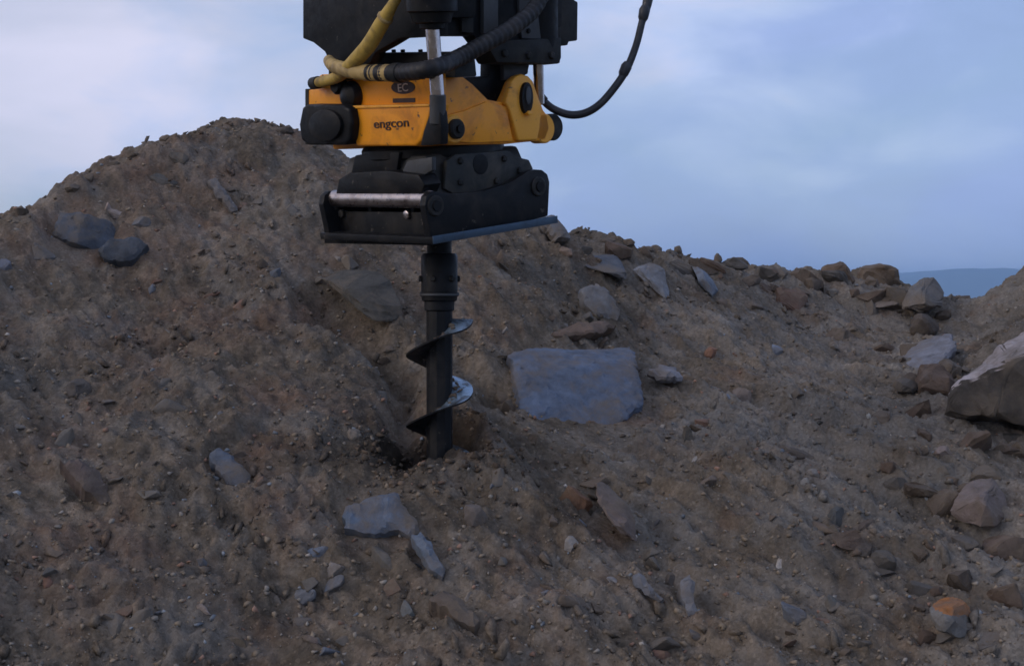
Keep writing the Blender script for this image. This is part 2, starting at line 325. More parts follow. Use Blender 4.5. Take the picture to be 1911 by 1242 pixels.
def bed_mask(x, y):                         # flat beds of the slabs that lie flush in the slope
    m_ = np.zeros_like(x)
    for px, py, wpx in ((1075, 730, 150), (705, 955, 85), (800, 1025, 40), (430, 865, 50), (152, 430, 60), (1160, 965, 55), (1125, 560, 50), (680, 555, 80)):
        d = ray(px, py); t = np.arange(3, 12, .01); k = int(np.argmax(EYE[2] + d[2] * t < bil(gx, gy, Z0, d[0] * t, t))); c = d * t[k]; r_ = wpx * t[k] / FPX
        dd = np.hypot(x - c[0], (y - c[1]) / 1.35) / r_ + .25 * perlin(x / .08, y / .08, 12); m_ = np.maximum(m_, 1 - sstep(.8, 1.15, dd))
    return m_
BED = bed_mask(GX, GY)
Z = carve(GX, GY, Z0 - .02 * BED + relief(GX, GY) * (1 - .9 * BED) * np.clip(edge, 0, 1) * (.35 + .65 * sstep(2.2, 3.2, GY)))
def terr(x, y): return bil(gx, gy, Z, np.asarray(x, float), np.asarray(y, float))
def terr0(x, y): return bil(gx, gy, Z0, np.asarray(x, float), np.asarray(y, float))
def tnormal(x, y, e=.12):
    n_ = np.array([-(terr0(x + e, y) - terr0(x - e, y)) / (2 * e), -(terr0(x, y + e) - terr0(x, y - e)) / (2 * e), 1.0])
    return n_ / np.linalg.norm(n_)
TT = np.arange(3.0, 13.5, .006)
def hit(px, py):
    d = ray(px, py); x, y, z = d[0] * TT, d[1] * TT, EYE[2] + d[2] * TT
    below = z < terr(x, y)
    k = int(np.argmax(below)) if below.any() else None
    if k is None:                           # passes just over the crest: use the closest approach
        k = int(np.argmin(z - terr(x, y)))
    return np.array([x[k], y[k], terr(x[k], y[k])])
ny_, nx_ = GX.shape
idx = np.arange(nx_ * ny_).reshape(ny_, nx_)
F = np.stack([idx[:-1, :-1], idx[:-1, 1:], idx[1:, 1:], idx[1:, :-1]], -1).reshape(-1, 4)
me = bpy.data.meshes.new('earth_heap')
# lift overhanging clods a little sideways so that the sheet does not read as a height map
JX = .012 * perlin(GX / .05, GY / .05, 21); JY = .012 * perlin(GX / .05 + 40, GY / .05, 22)
co = np.stack([GX + JX * edge, GY + JY * edge, Z], -1).reshape(-1, 3)
me.vertices.add(len(co)); me.vertices.foreach_set('co', co.ravel().astype(np.float32))
me.loops.add(F.size); me.loops.foreach_set('vertex_index', F.ravel().astype(np.int32))
me.polygons.add(len(F)); me.polygons.foreach_set('loop_start', np.arange(0, F.size, 4, dtype=np.int32))
me.polygons.foreach_set('use_smooth', np.ones(len(F), bool))
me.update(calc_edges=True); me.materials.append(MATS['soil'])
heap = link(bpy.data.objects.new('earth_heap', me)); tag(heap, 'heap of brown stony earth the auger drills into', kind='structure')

# far ground and hill
m, n, l, b = material('plain_ground'); b.inputs['Roughness'].default_value = .95
g_ = nd(n, 'ShaderNodeNewGeometry'); q_ = nd(n, 'ShaderNodeTexNoise', i_Scale=.02, i_Detail=6.0); l.new(g_.outputs['Position'], q_.inputs['Vector'])
rp = ramp(n, [(.35, (.07, .075, .035)), (.65, (.13, .11, .07))]); l.new(q_.outputs['Fac'], rp.inputs[0]); l.new(rp.outputs[0], b.inputs['Base Color'])
gs = 5200
o = mesh_obj('ground', [(-gs, -400, -.06), (gs, -400, -.06), (gs, 6000, -.06), (-gs, 6000, -.06)], [(0, 1, 2, 3)], 'plain_ground', smooth=0); tag(o, kind='structure')
m, n, l, b = material('hill_forest'); b.inputs['Roughness'].default_value = .95
g_ = nd(n, 'ShaderNodeNewGeometry'); q_ = nd(n, 'ShaderNodeTexNoise', i_Scale=.01, i_Detail=8.0, i_Roughness=.7); l.new(g_.outputs['Position'], q_.inputs['Vector'])
rp = ramp(n, [(.35, (.028, .045, .024)), (.65, (.06, .075, .04))]); l.new(q_.outputs['Fac'], rp.inputs[0]); l.new(rp.outputs[0], b.inputs['Base Color'])
hx = np.linspace(-2600, 3200, 260); hy = np.linspace(2300, 4300, 60)
HX, HY = np.meshgrid(hx, hy)
prof = 72 * (.5 + .5 * np.exp(-((HX - 1130) / 330) ** 2)) + 9 * perlin(HX / 210, HX * 0 + .5, 31) + 3.5 * perlin(HX / 60, HX * 0 + .5, 32)
HZ = prof * sstep(2300, 2900, HY) * (1 - sstep(3500, 4300, HY)) + 1.2 * perlin(HX / 30, HY / 30, 33) * sstep(2350, 2700, HY) - .5
hv = np.stack([HX, HY, HZ], -1).reshape(-1, 3); ii = np.arange(hv.shape[0]).reshape(HX.shape)
hf = np.stack([ii[:-1, :-1], ii[:-1, 1:], ii[1:, 1:], ii[1:, :-1]], -1).reshape(-1, 4)
hm = bpy.data.meshes.new('hill'); hm.from_pydata(hv.tolist(), [], hf.tolist()); hm.materials.append(MATS['hill_forest'])
hm.polygons.foreach_set('use_smooth', [True] * len(hm.polygons))
o = link(bpy.data.objects.new('hill', hm)); tag(o, 'long low wooded hill far off, blue with distance', kind='structure')
# the air
hz = bpy.data.materials.new('haze_air'); hz.use_nodes = True; hn = hz.node_tree.nodes; hn.clear()
pv = nd(hn, 'ShaderNodeVolumePrincipled', i_Density=.0005, i_Anisotropy=.0); pv.inputs['Color'].default_value = (.42, .66, 1.0, 1)
ho = nd(hn, 'ShaderNodeOutputMaterial'); hz.node_tree.links.new(pv.outputs[0], ho.inputs['Volume']); MATS['haze_air'] = hz
X0, X1, Y0, Y1, z0_, z1_ = -5300, 5300, -500, 6100, -1.2, 80
bv = [(x, y, z) for z in (z0_, z1_) for y in (Y0, Y1) for x in (X0, X1)]
o = mesh_obj('haze', bv, [(0, 1, 3, 2), (4, 5, 7, 6), (0, 1, 5, 4), (2, 3, 7, 6), (0, 2, 6, 4), (1, 3, 7, 5)], 'haze_air', smooth=0); tag(o, kind='stuff')

# ------------------------------------------------------------------ the machine: common frame
th = R(45)
AXX, AXY = at(820, 560, 4.8)[0], 4.8
u0 = Vector((math.cos(th), -math.sin(th), 0)); v0 = Vector((math.sin(th), math.cos(th), 0)); zz = Vector((0, 0, 1))
Uw = (u0 - .062 * zz).normalized(); Vw = (v0 + .16 * zz); Vw = (Vw - Vw.dot(Uw) * Uw).normalized(); Ww = Uw.cross(Vw).normalized()
O = Vector((AXX, AXY, 1.6 + .265))
MF = Matrix(((Uw.x, Vw.x, Ww.x, O.x), (Uw.y, Vw.y, Ww.y, O.y), (Uw.z, Vw.z, Ww.z, O.z), (0, 0, 0, 1)))
def loc2w(u, v, w): return O + Uw * u + Vw * v + Ww * w
def _plane(px, py, nrm, off):
    d = Vector(ray(px, py)); e = Vector(EYE)
    t = (off - (e - O).dot(nrm)) / d.dot(nrm); return e + d * t
def pF(px, py, v): return _plane(px, py, Vw, v)            # a point of the face v = const, in world space
def pS(px, py, u): return _plane(px, py, Uw, u)            # a point of the face u = const
def lw(p): q = p - O; return (q.dot(Uw), q.dot(Vw), q.dot(Ww))
def plateF(name, pts, v, thick, mat, parent, bevel=.006, seg=2):
    a = [pF(x, y, v) for x, y in pts]; k = len(a)
    return prism(name, a, Vw * thick, mat, parent, bevel, seg)
def plateS(name, pts, u, thick, mat, parent, bevel=.006, seg=2):
    a = [pS(x, y, u) for x, y in pts]
    return prism(name, a, -Uw * thick, mat, parent, bevel, seg)
def prism(name, a, ext, mat, parent, bevel=.006, seg=2):
    k = len(a); v = list(a) + [p + ext for p in a]
    f = [tuple(range(k)), tuple(range(2 * k - 1, k - 1, -1))] + [(i, i + k, (i + 1) % k + k, (i + 1) % k) for i in range(k)]
    return mesh_obj(name, v, f, mat, parent, bevel, 35, seg)
def lbox(name, u, v, w, mat, parent, bevel=.006):
    p = [loc2w(u[0], v[0], w[0]), loc2w(u[1], v[0], w[0]), loc2w(u[1], v[1], w[0]), loc2w(u[0], v[1], w[0])]
    return prism(name, p, Ww * (w[1] - w[0]), mat, parent, bevel)
def lathe(name, p0, axis, prof, mat, parent, seg=28, smooth=35):
    """profile of (distance along the axis, radius)"""
    ax = Vector(axis).normalized(); s = ax.orthogonal().normalized(); t = ax.cross(s); p0 = Vector(p0)
    v, f = [], []
    for h, r in prof:
        for k in range(seg):
            a = 2 * math.pi * k / seg; v.append(p0 + ax * h + (s * math.cos(a) + t * math.sin(a)) * r)
    for j in range(len(prof) - 1):
        for k in range(seg): f.append((j * seg + k, j * seg + (k + 1) % seg, (j + 1) * seg + (k + 1) % seg, (j + 1) * seg + k))
    f.append(tuple(range(seg - 1, -1, -1))); f.append(tuple((len(prof) - 1) * seg + k for k in range(seg)))
    return mesh_obj(name, v, f, mat, parent, 0, smooth)
def rod(name, a, b_, r, mat, parent, seg=24, ch=.15):
    a, b_ = Vector(a), Vector(b_); L_ = (b_ - a).length; c = r * ch
    return lathe(name, a, b_ - a, [(0, r - c), (c, r), (L_ - c, r), (L_, r - c)], mat, parent, seg)
def smooth_path(pts, rad, sub=8):
    out, rr = [], []; k = len(pts)
    for i in range(k - 1):
        p0, p1, p2, p3 = pts[max(i - 1, 0)], pts[i], pts[i + 1], pts[min(i + 2, k - 1)]
        for s in range(sub):
            t = s / sub
            out.append(.5 * ((2 * p1) + (p2 - p0) * t + (2 * p0 - 5 * p1 + 4 * p2 - p3) * t * t + (3 * p1 - p0 - 3 * p2 + p3) * t ** 3)); rr.append(rad[i] * (1 - t) + rad[i + 1] * t)
    out.append(pts[-1]); rr.append(rad[-1]); return out, rr
def tube(name, pts, rad, mat, parent, seg=14, sub=8, rib=0, ribn=0):
    pts = [Vector(p) for p in pts]
    if not hasattr(rad, '__len__'): rad = [rad] * len(pts)
    if ribn: sub = ribn
    pp, rr = smooth_path(pts, rad, sub)
    v, f = [], []; nrm = None
    for i, p in enumerate(pp):
        t = (pp[min(i + 1, len(pp) - 1)] - pp[max(i - 1, 0)]).normalized()
        nrm = t.orthogonal().normalized() if nrm is None else (nrm - nrm.dot(t) * t).normalized()
        bn = t.cross(nrm); r = rr[i] * (1 + (rib if (i // 2) % 2 else 0))
        for k in range(seg):
            a = 2 * math.pi * k / seg; v.append(p + (nrm * math.cos(a) + bn * math.sin(a)) * r)
    for i in range(len(pp) - 1):
        for k in range(seg): f.append((i * seg + k, i * seg + (k + 1) % seg, (i + 1) * seg + (k + 1) % seg, (i + 1) * seg + k))
    f.append(tuple(range(seg - 1, -1, -1))); f.append(tuple((len(pp) - 1) * seg + k for k in range(seg)))
    return mesh_obj(name, v, f, mat, parent, 0, 60)
def text_obj(name, s, center, width, height, mat, parent, bold=0.0, ext=.0015):
    cu = bpy.data.curves.new('letters', 'FONT'); cu.body = s; cu.align_x = 'CENTER'; cu.align_y = 'CENTER'; cu.extrude = .02; cu.offset = bold * .4; cu.resolution_u = 4
    t = bpy.data.objects.new('letters', cu); col.objects.link(t)
    bpy.context.view_layer.update()
    mt = t.to_mesh(); V_ = np.array([v.co[:] for v in mt.vertices]); Fc = [tuple(p.vertices) for p in mt.polygons]; t.to_mesh_clear()
    bpy.data.objects.remove(t); bpy.data.curves.remove(cu)
    lo, hi = V_.min(0), V_.max(0); c = (lo + hi) / 2; sx, sy = width / (hi[0] - lo[0]), height / (hi[1] - lo[1])
    vv = [Vector(center) + Uw * ((p[0] - c[0]) * sx) + Ww * ((p[1] - c[1]) * sy) - Vw * (p[2] / .02 * ext) for p in V_]
    return mesh_obj(name, vv, Fc, mat, parent, 0, 0)

# ------------------------------------------------------------------ quick coupler (black, at the end of the arm)
qc = empty('quick_coupler', MF @ Matrix.Translation((0, 0, .62)), 'black steel quick coupler at the end of an excavator arm above the yellow tilt rotator', 'quick coupler')
plateF('front_plate', [(565, -70), (565, 72), (585, 80), (606, 97), (612, 110), (613, 152), (640, 150), (690, 118), (700, 98), (722, 86), (745, 72), (815, 68), (815, -70)], -.30, .05, 'black_paint', qc, .005)
plateF('cross_member', [(590, -70), (590, 36), (815, 34), (815, -70)], -.245, .18, 'black_paint', qc, .01)
plateS('side_plate', [(817, -70), (817, 66), (884, 66), (908, 98), (930, 117), (1044, 118), (1048, 108), (1046, -70)], .30, .06, 'black_paint', qc, .006)
plateS('lower_block', [(905, 78), (928, 117), (1046, 119), (1049, 70)], .325, .10, 'dark_iron', qc, .008)
plateS('cover_plate', [(968, -70), (970, 40), (975, 72), (1035, 74), (1036, -70)], .312, .012, 'grey_plate', qc, .003)
plateS('rib_plate', [(903, -70), (903, 62), (918, 70), (930, 62), (930, -70)], .325, .02, 'grey_plate', qc, .003)
plateS('rib_plate', [(862, -70), (862, 60), (884, 62), (884, -70)], .318, .014, 'dark_iron', qc, .003)
plateS('slot', [(1041, -70), (1041, 48), (1048, 50), (1048, -70)], .304, .004, 'grease', qc, 0)
plateS('end_block', [(1040, -70), (1040, 84), (1060, 85), (1062, 78), (1078, 76), (1079, 4), (1072, 0), (1072, -70)], .285, .14, 'dark_iron', qc, .006)
# tilt ear hanging into the yellow yoke
plateS('tilt_ear', [(914, 100), (912, 180), (922, 190), (938, 190), (944, 166), (966, 148), (986, 138), (988, 112)], .20, .05, 'black_paint', qc, .006)
plateS('ear_plate', [(939, 112), (941, 150), (960, 146), (985, 136), (990, 114)], .235, .02, 'grey_plate', qc, .004)
# beam with bolts seen through the gap
bm_ = plateF('beam', [(640, 150), (640, 118), (690, 99), (845, 97), (850, 145)], -.20, .10, 'dark_iron', qc, .006)
for bx in (735, 752, 785):
    p = pF(bx, 99, -.17); rod('bolt', p - Ww * .01, p + Ww * .012, .008, 'dark_iron', bm_, 8)
sp_ = None
for bx, by in ((940, 100), (985, 104), (1028, 104)):
    p = pS(bx, by, .325); lathe('bolt', p, Uw, [(0, .014), (.010, .014), (.013, .010)], 'dark_iron', qc, 6)
for bx, by in ((985, 20), (1018, 20), (985, 58), (1018, 58)):
    p = pS(bx, by, .312); lathe('bolt', p, Uw, [(0, .009), (.008, .009), (.010, .006)], 'grease', qc, 6)
# near tilt cylinder: barrel, gland, rod, fork
cb = pF(806, 42, -.33); ct = pF(803, -70, -.33)
cyl = lathe('tilt_cylinder', cb, ct - cb, [(-.004, .05), (0, .062), (.03, .07), (.035, .084), (.22, .084)], 'black_paint', qc, 32)
lathe('gland', cb - (ct - cb).normalized() * .022, ct - cb, [(0, .034), (.004, .04), (.03, .042)], 'grease', cyl, 24)
rb = pF(818, 200, -.33)
rod('piston_rod', cb, rb, .0235, 'chrome', cyl, 28)
fk = pF(818, 240, -.33)
rod('fork_eye', pF(817, 176, -.33), pF(817, 232, -.33), .027, 'grey_plate', cyl, 20)
# far tilt cylinder
def rodpt(px, py): return pF(px, py, .33)
c2 = rod('tilt_cylinder', rodpt(1004, 108), rodpt(1002, -60), .075, 'black_paint', qc, 28)
rod('piston_rod', rodpt(1006, 195), rodpt(1004, 100), .020, 'chrome', c2, 24)
lbox('pin_boss', (-.20, .20), (-.06, .20), (.40, .545), 'grease', qc, .01)

# ------------------------------------------------------------------ tilt rotator (yellow)
tr = empty('tilt_rotator', MF @ Matrix.Translation((0, 0, .10)), 'dirty yellow tilt rotator hanging under the black coupler', 'tilt rotator')
WB = lw(pS(900, 269, .27))[2]; WT = lw(pS(925, 196, .27))[2]
lbox('housing', (-.33, .235), (-.21, .25), (WB + .008, WT - .02), 'yellow_paint', tr, .012)
fp = plateF('front_plate', [(571, 190), (571, 168), (612, 165), (618, 142), (640, 139), (812, 137), (814, 200), (571, 202)], -.26, .05, 'yellow_paint', tr, .006)
plateF('end_plate', [(569, 270), (569, 166), (576, 166), (576, 270)], -.262, .40, 'dark_iron', tr, .004)
fc = plateF('front_cover', [(652, 199), (806, 195), (800, 222), (787, 262), (776, 273), (664, 273)], -.295, .085, 'yellow_paint', tr, .012, 3)
plateF('cover_lip', [(655, 203), (800, 199), (800, 194.5), (653, 197.5)], -.301, .03, 'yellow_edge', fc, .003)
# side cheeks with the V notch
side = [(818, 140), (828, 138), (842, 128), (852, 134), (882, 157), (911, 186), (937, 191), (946, 172), (954, 152), (964, 142), (974, 138), (986, 142), (995, 152), (1001, 170), (1014, 205), (1022, 216), (1026, 240), (1018, 262), (973, 266), (947, 269), (838, 271), (822, 262)]
plateS('side_cheek', side, .27, .035, 'yellow_paint', tr, .006)
sh = [loc2w(*(lw(pS(x, y, .27))[:0] or (-.31, lw(pS(x, y, .27))[1], lw(pS(x, y, .27))[2]))) for x, y in side]
prism('side_cheek', sh, -Uw * .035, 'yellow_paint', tr, .006)
ear = plateS('yoke_ear', [(944, 192), (955, 152), (965, 142), (974, 138), (986, 142), (995, 152), (1001, 170), (1012, 203), (1008, 240), (1003, 262), (968, 263), (960, 235), (952, 208)], .292, .03, 'yellow_edge', tr, .008, 3)
def oval(px, py, rx, ry, n_=20): return [(px + rx * math.cos(2 * math.pi * i / n_), py + ry * math.sin(2 * math.pi * i / n_)) for i in range(n_)]
axl = plateS('tilt_axle', oval(985, 183, 11, 30), .306, .03, 'grease', ear, .006)
plateS('lock_plate', oval(987, 178, 5, 17, 14), .312, .01, 'grey_plate', axl, .002)
plateS('bolt', oval(990, 211, 5, 5, 6), .315, .02, 'yellow_edge', ear, .002)
# ridge plate and crease on the cheek
plateS('gusset', [(826, 262), (832, 216), (872, 205), (908, 190), (946, 198), (958, 264), (880, 267)], .283, .02, 'yellow_paint', tr, .006)
# pin boss near the corner
pc = pS(846, 241, .305); lathe('pin_boss', pc - Uw * .02, Uw, [(0, .05), (.02, .05), (.028, .044)], 'yellow_edge', tr, 28)
pb = lathe('cylinder_pin', pc, Uw, [(0, .034), (.022, .034), (.028, .028)], 'dark_iron', tr, 24)
lathe('bolt', pc + Uw * .026, Uw, [(0, .014), (.012, .014)], 'grease', pb, 6)
# cylinder lugs at the near corner
plateF('cylinder_lug', [(784, 272), (790, 245), (801, 214), (808, 205), (820, 207), (823, 236), (822, 270)], -.345, .035, 'grease', tr, .006)
plateF('cylinder_lug', [(798, 272), (801, 240), (806, 212), (814, 210), (818, 236), (818, 270)], -.30, .03, 'dark_iron', tr, .006)
# far lug with round end at the right
fl = pS(1018, 238, .22); lathe('cylinder_pin', fl - Uw * .02, Uw, [(0, .05), (.06, .05), (.068, .044)], 'dark_iron', tr, 28)
lathe('pin_boss', pS(1010, 240, .25) - Uw * .03, Uw, [(0, .055), (.045, .055), (.05, .05)], 'yellow_edge', tr, 28)
# black box on the left end
bb = plateF('valve_block', [(561, 262), (557, 232), (563, 200), (572, 195), (640, 196), (652, 202), (657, 230), (653, 262), (644, 271), (575, 271)], -.33, .30, 'black_paint', tr, .014, 3)
plateF('end_cap', oval(605, 234, 30, 30, 22), -.345, .02, 'black_paint', bb, .006)
# fitting behind the short hose
lathe('hose_fitting', pF(668, 178, -.24), -Vw, [(0, .052), (.03, .052), (.05, .042), (.06, .02)], 'grease', tr, 24)
lathe('hose_fitting', pF(648, 160, -.24), -Vw, [(0, .03), (.05, .03), (.06, .022)], 'grease', tr, 20)
plateF('lug_plate', [(588, 166), (590, 146), (600, 139), (625, 138), (632, 166)], -.275, .012, 'yellow_edge', tr, .003)
# lettering
wd = pF(762, 237, -.297); wl = pF(697, 237, -.297)
text_obj('lettering', 'engcon', pF(730, 235, -.2965), (wd - wl).length, .030, 'decal_dark', fc, bold=.012)
badge = plateF('badge', oval(752, 163, 22, 12.5, 26), -.2625, .004, 'decal_dark', fp, 0)
text_obj('lettering', 'EC', pF(752, 163.5, -.2632), .052, .027, 'decal_light', badge, bold=.01)
plateF('caption_strip', [(733, 184), (774, 183), (774, 191), (733, 192)], -.2625, .004, 'decal_dark', fp, 0)
# rotor and lower hitch
rt0 = lw(pF(740, 275, -.2))[2]
lathe('rotor_ring', loc2w(0, 0, WB - .035), Ww, [(0, .255), (.006, .262), (.034, .262), (.05, .25)], 'grease', tr, 56)
zt, zb = WB - .03, .16
def frustum(name, top, bot, wt, wb_, mat, parent, bevel=.01):
    p = [loc2w(su * bot[0] + bot[2], sv * bot[1], wb_) for su, sv in ((-1, -1), (1, -1), (1, 1), (-1, 1))] + [loc2w(su * top[0] + top[2], sv * top[1], wt) for su, sv in ((-1, -1), (1, -1), (1, 1), (-1, 1))]
    return mesh_obj(name, p, [(3, 2, 1, 0), (4, 5, 6, 7), (0, 1, 5, 4), (1, 2, 6, 5), (2, 3, 7, 6), (3, 0, 4, 7)], mat, parent, bevel)
frustum('hitch_body', (.215, .225, 0), (.255, .27, 0), WB - .02, .12, 'hitch_iron', tr, .014)
plateS('hitch_cheek', [(830, 352), (834, 300), (850, 288), (950, 280), (962, 292), (988, 298), (996, 316), (960, 345), (900, 360), (850, 364)], .262, .02, 'hitch_iron', tr, .006)
lathe('bore_shade_disc', pS(897, 306, .2635) - Uw * .01, Uw, [(0, .036), (.0105, .036), (.0115, .03), (.0116, .01)], 'grease', tr, 26)  # flat disc without depth; the bore's inner shade is in its black colour
plateF('lug_plate', [(748, 325), (760, 300), (806, 293), (806, 318), (792, 326)], -.262, .02, 'grey_plate', tr, .004)
for bx, by in ((858, 300), (940, 296), (968, 318), (858, 340), (925, 338)):
    p = pS(bx, by, .262); lathe('bolt', p, Uw, [(0, .012), (.009, .012), (.012, .008)], 'dark_iron', tr, 6)
plateF('hook_jaw', [(626, 362), (632, 334), (652, 322), (720, 318), (780, 326), (792, 345), (785, 362)], -.29, .08, 'black_paint', tr, .008)
plateF('hitch_rib', [(655, 322), (662, 290), (700, 284), (745, 284), (740, 320)], -.255, .02, 'black_paint', tr, .006)

# ------------------------------------------------------------------ earth auger with its hitch frame
AZ = lambda py, d=4.8: at(820, py, d)[2]
base_z = AZ(842) - .35
AM = Matrix.Translation((AXX, AXY, base_z))
au = empty('earth_auger', AM, 'black earth auger on a hitch frame, boring into the stony heap', 'auger')
def mir(poly, u_new): return [loc2w(u_new, lw(pS(x, y, .30))[1], lw(pS(x, y, .30))[2]) for x, y in poly]
frame_side = [(806, 456), (800, 420), (793, 384), (796, 366), (806, 357), (822, 358), (848, 361), (900, 357), (952, 341), (984, 321), (998, 316), (1012, 317), (1022, 325), (1026, 340), (1023, 403)]
s1 = plateS('side_plate', frame_side, .30, .03, 'black_paint', au, .005)
s2 = prism('side_plate', mir(frame_side, -.27), -Uw * .03, 'black_paint', au, .005)
for s, uu in ((s1, .301), (s2, -.301)):
    for (x, y, rr_) in ((1004, 348, .036), (812, 384, .036)):
        q = lw(pS(x, y, .30)); sg = 1 if uu > 0 else -1
        lathe('pin_end', loc2w(uu - sg * .004, q[1], q[2]), Uw * sg, [(0, rr_), (.008, rr_), (.011, rr_ - .004)], 'dark_iron', s, 24)
        lathe('pin_end', loc2w(uu + sg * .006, q[1], q[2]), Uw * sg, [(0, rr_ * .55), (.007, rr_ * .5)], 'grease', s, 18)
qf = lw(pF(695, 371, -.265)); rod('hitch_pin', loc2w(-.272, -.265, qf[2]), loc2w(.272, -.265, qf[2]), .031, 'pin_steel', au, 28)
qb = lw(pS(1004, 348, .30)); rod('hitch_pin', loc2w(-.272, qb[1], qb[2]), loc2w(.272, qb[1], qb[2]), .0275, 'pin_steel', au, 28)
fx = plateF('front_plate', [(605, 454), (603, 394), (795, 396), (803, 458)], -.25, .02, 'black_paint', au, .004)
for x, y in ((762, 399), (640, 397)):
    p = pF(x, y + 1, -.25); lathe('bolt', p, -Vw, [(0, .016), (.012, .016), (.014, .012)], 'pin_steel' if x > 700 else 'dark_iron', fx, 6)
wbt = lw(pS(915, 431, .315))[2]
lbox('base_plate', (-.315, .318), (-.315, .303), (wbt - .012, wbt + .012), 'black_paint', au, .003)
lbox('edge_strip', (.3185, .3225), (-.315, .303), (wbt - .011, wbt + .016), 'blue_worn_edge', au, .0015)
lbox('back_plate', (-.268, .268), (.22, .24), (wbt + .014, wbt + .12), 'black_paint', au, .004)
for us in (-.12, .12): lbox('stiffener', (us - .01, us + .01), (-.226, .216), (wbt + .013, wbt + .11), 'black_paint', au, .003)
axp = Vector((AXX, AXY, 0))
def axz(z): return axp + zz * z
ztop = AZ(452)
hubp = [(AZ(565) - base_z, .050), (AZ(560) - base_z, .066), (AZ(553) - base_z, .068), (AZ(552) - base_z, .073), (AZ(546) - base_z, .073), (AZ(545) - base_z, .068), (AZ(478) - base_z, .068), (AZ(473) - base_z, .062), (AZ(472) - base_z, .046), (ztop + .05 - base_z, .046)]
hub = lathe('drive_hub', (AXX, AXY, base_z), (0, 0, 1), hubp, 'black_paint', au, 32)
lathe('hub_ring', (AXX, AXY, AZ(549.5)), (0, 0, 1), [(-.004, .0745), (.004, .0745)], 'grey_plate', hub, 32)
for k in range(6):
    a = k * math.pi / 3 + .25; d_ = Vector((math.cos(a), math.sin(a), 0))
    lathe('bolt', axz(AZ(520)) + d_ * .064, d_, [(0, .012), (.012, .012), (.014, .009)], 'dark_iron', hub, 6)
lathe('shaft_collar', (AXX, AXY, AZ(580)), (0, 0, 1), [(0, .05), (.004, .056), (.034, .056), (.042, .05)], 'black_paint', au, 28)
hexr = .049
lathe('shaft', (AXX, AXY, base_z), (0, 0, 1), [(0, .02), (.06, hexr), (AZ(570) - base_z, hexr)], 'black_paint', au, 10, 20)
# helical flight, rising left - front - right - back
pitch = (795 - 663) / 2400 * 4.8; zl = AZ(664)          # height where the flight points left
v, f = [], []; steps = 150; zmin, zmax = base_z + .05, AZ(597)
NR = 5
for i in range(steps + 1):
    z = zmin + (zmax - zmin) * i / steps; ph = math.pi + 2 * math.pi * (z - zl) / pitch
    for th_ in (-.0045, .0045):
        for j in range(NR):
            r = .046 + (.125 - .046) * j / (NR - 1)
            wob = .004 * math.sin(3 * ph) * (j / (NR - 1))
            v.append((AXX + r * math.cos(ph), AXY + r * math.sin(ph), z + th_ * (1.2 - .5 * j / (NR - 1)) + wob))
st = 2 * NR
for i in range(steps):
    a, b2 = i * st, (i + 1) * st
    for j in range(NR - 1):
        f.append((a + j, a + j + 1, b2 + j + 1, b2 + j)); f.append((a + NR + j + 1, a + NR + j, b2 + NR + j, b2 + NR + j + 1))
    f.append((a + NR - 1, a + 2 * NR - 1, b2 + 2 * NR - 1, b2 + NR - 1)); f.append((a, b2, b2 + NR, a + NR))
for a in (0, steps * st): f.append(tuple(a + j for j in range(NR)) + tuple(a + NR + j for j in range(NR - 1, -1, -1)))
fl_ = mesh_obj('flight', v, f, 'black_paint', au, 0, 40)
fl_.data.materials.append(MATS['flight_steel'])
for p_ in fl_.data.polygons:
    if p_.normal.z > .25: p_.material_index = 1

ck = np.random.default_rng(61); bmc = bmesh.new()
for i in range(150):
    z = zmin + .12 + (zmax - zmin - .14) * ck.random() ** 1.3; ph = math.pi + 2 * math.pi * (z - zl) / pitch
    r = ck.uniform(.048, .085); c3 = np.array([AXX + r * math.cos(ph), AXY + r * math.sin(ph), z + .006]); sz = ck.uniform(.006, .019) * (1.35 - r / .12)
    q = ck.normal(size=(9, 3)); q /= np.linalg.norm(q, axis=1)[:, None]; q *= np.array([1, 1, .7]) * sz; tmp = [bmc.verts.new(Vector(c3 + k) - Vector((AXX, AXY, base_z))) for k in q]
    g_h = bmesh.ops.convex_hull(bmc, input=tmp); bmesh.ops.delete(bmc, geom=[g for g in g_h['geom_interior'] if isinstance(g, bmesh.types.BMVert)], context='VERTS')
cks = bm_obj('caked_soil', bmc, 'soil', au, 0, 30); cks['kind'] = 'stuff'
# ------------------------------------------------------------------ hoses
def hose_root(name, label, p, group=None): return empty(name, Matrix.Translation(p), label, 'hose', group)
# ochre hose, coming down from the arm
hp = [pF(x, y, v_) for x, y, v_ in ((765, -60, -.38), (745, -12, -.38), (731, 12, -.39), (712, 45, -.39), (690, 82, -.39), (668, 108, -.385), (650, 126, -.37), (632, 142, -.34), (612, 150, -.32), (588, 155, -.30))]
h1 = hose_root('hydraulic_hose', 'ochre yellow hydraulic hose running down across the black coupler', hp[-1])
tube('tube', hp, [.016, .016, .018, .025, .026, .026, .024, .021, .019, .018], 'ochre_hose', h1, 16, 8)
ca_, cb_ = hp[2], hp[3]; rod('clamp', ca_ + (cb_ - ca_) * .55, ca_ + (cb_ - ca_) * .75, .0275, 'tan_guard', h1, 18)
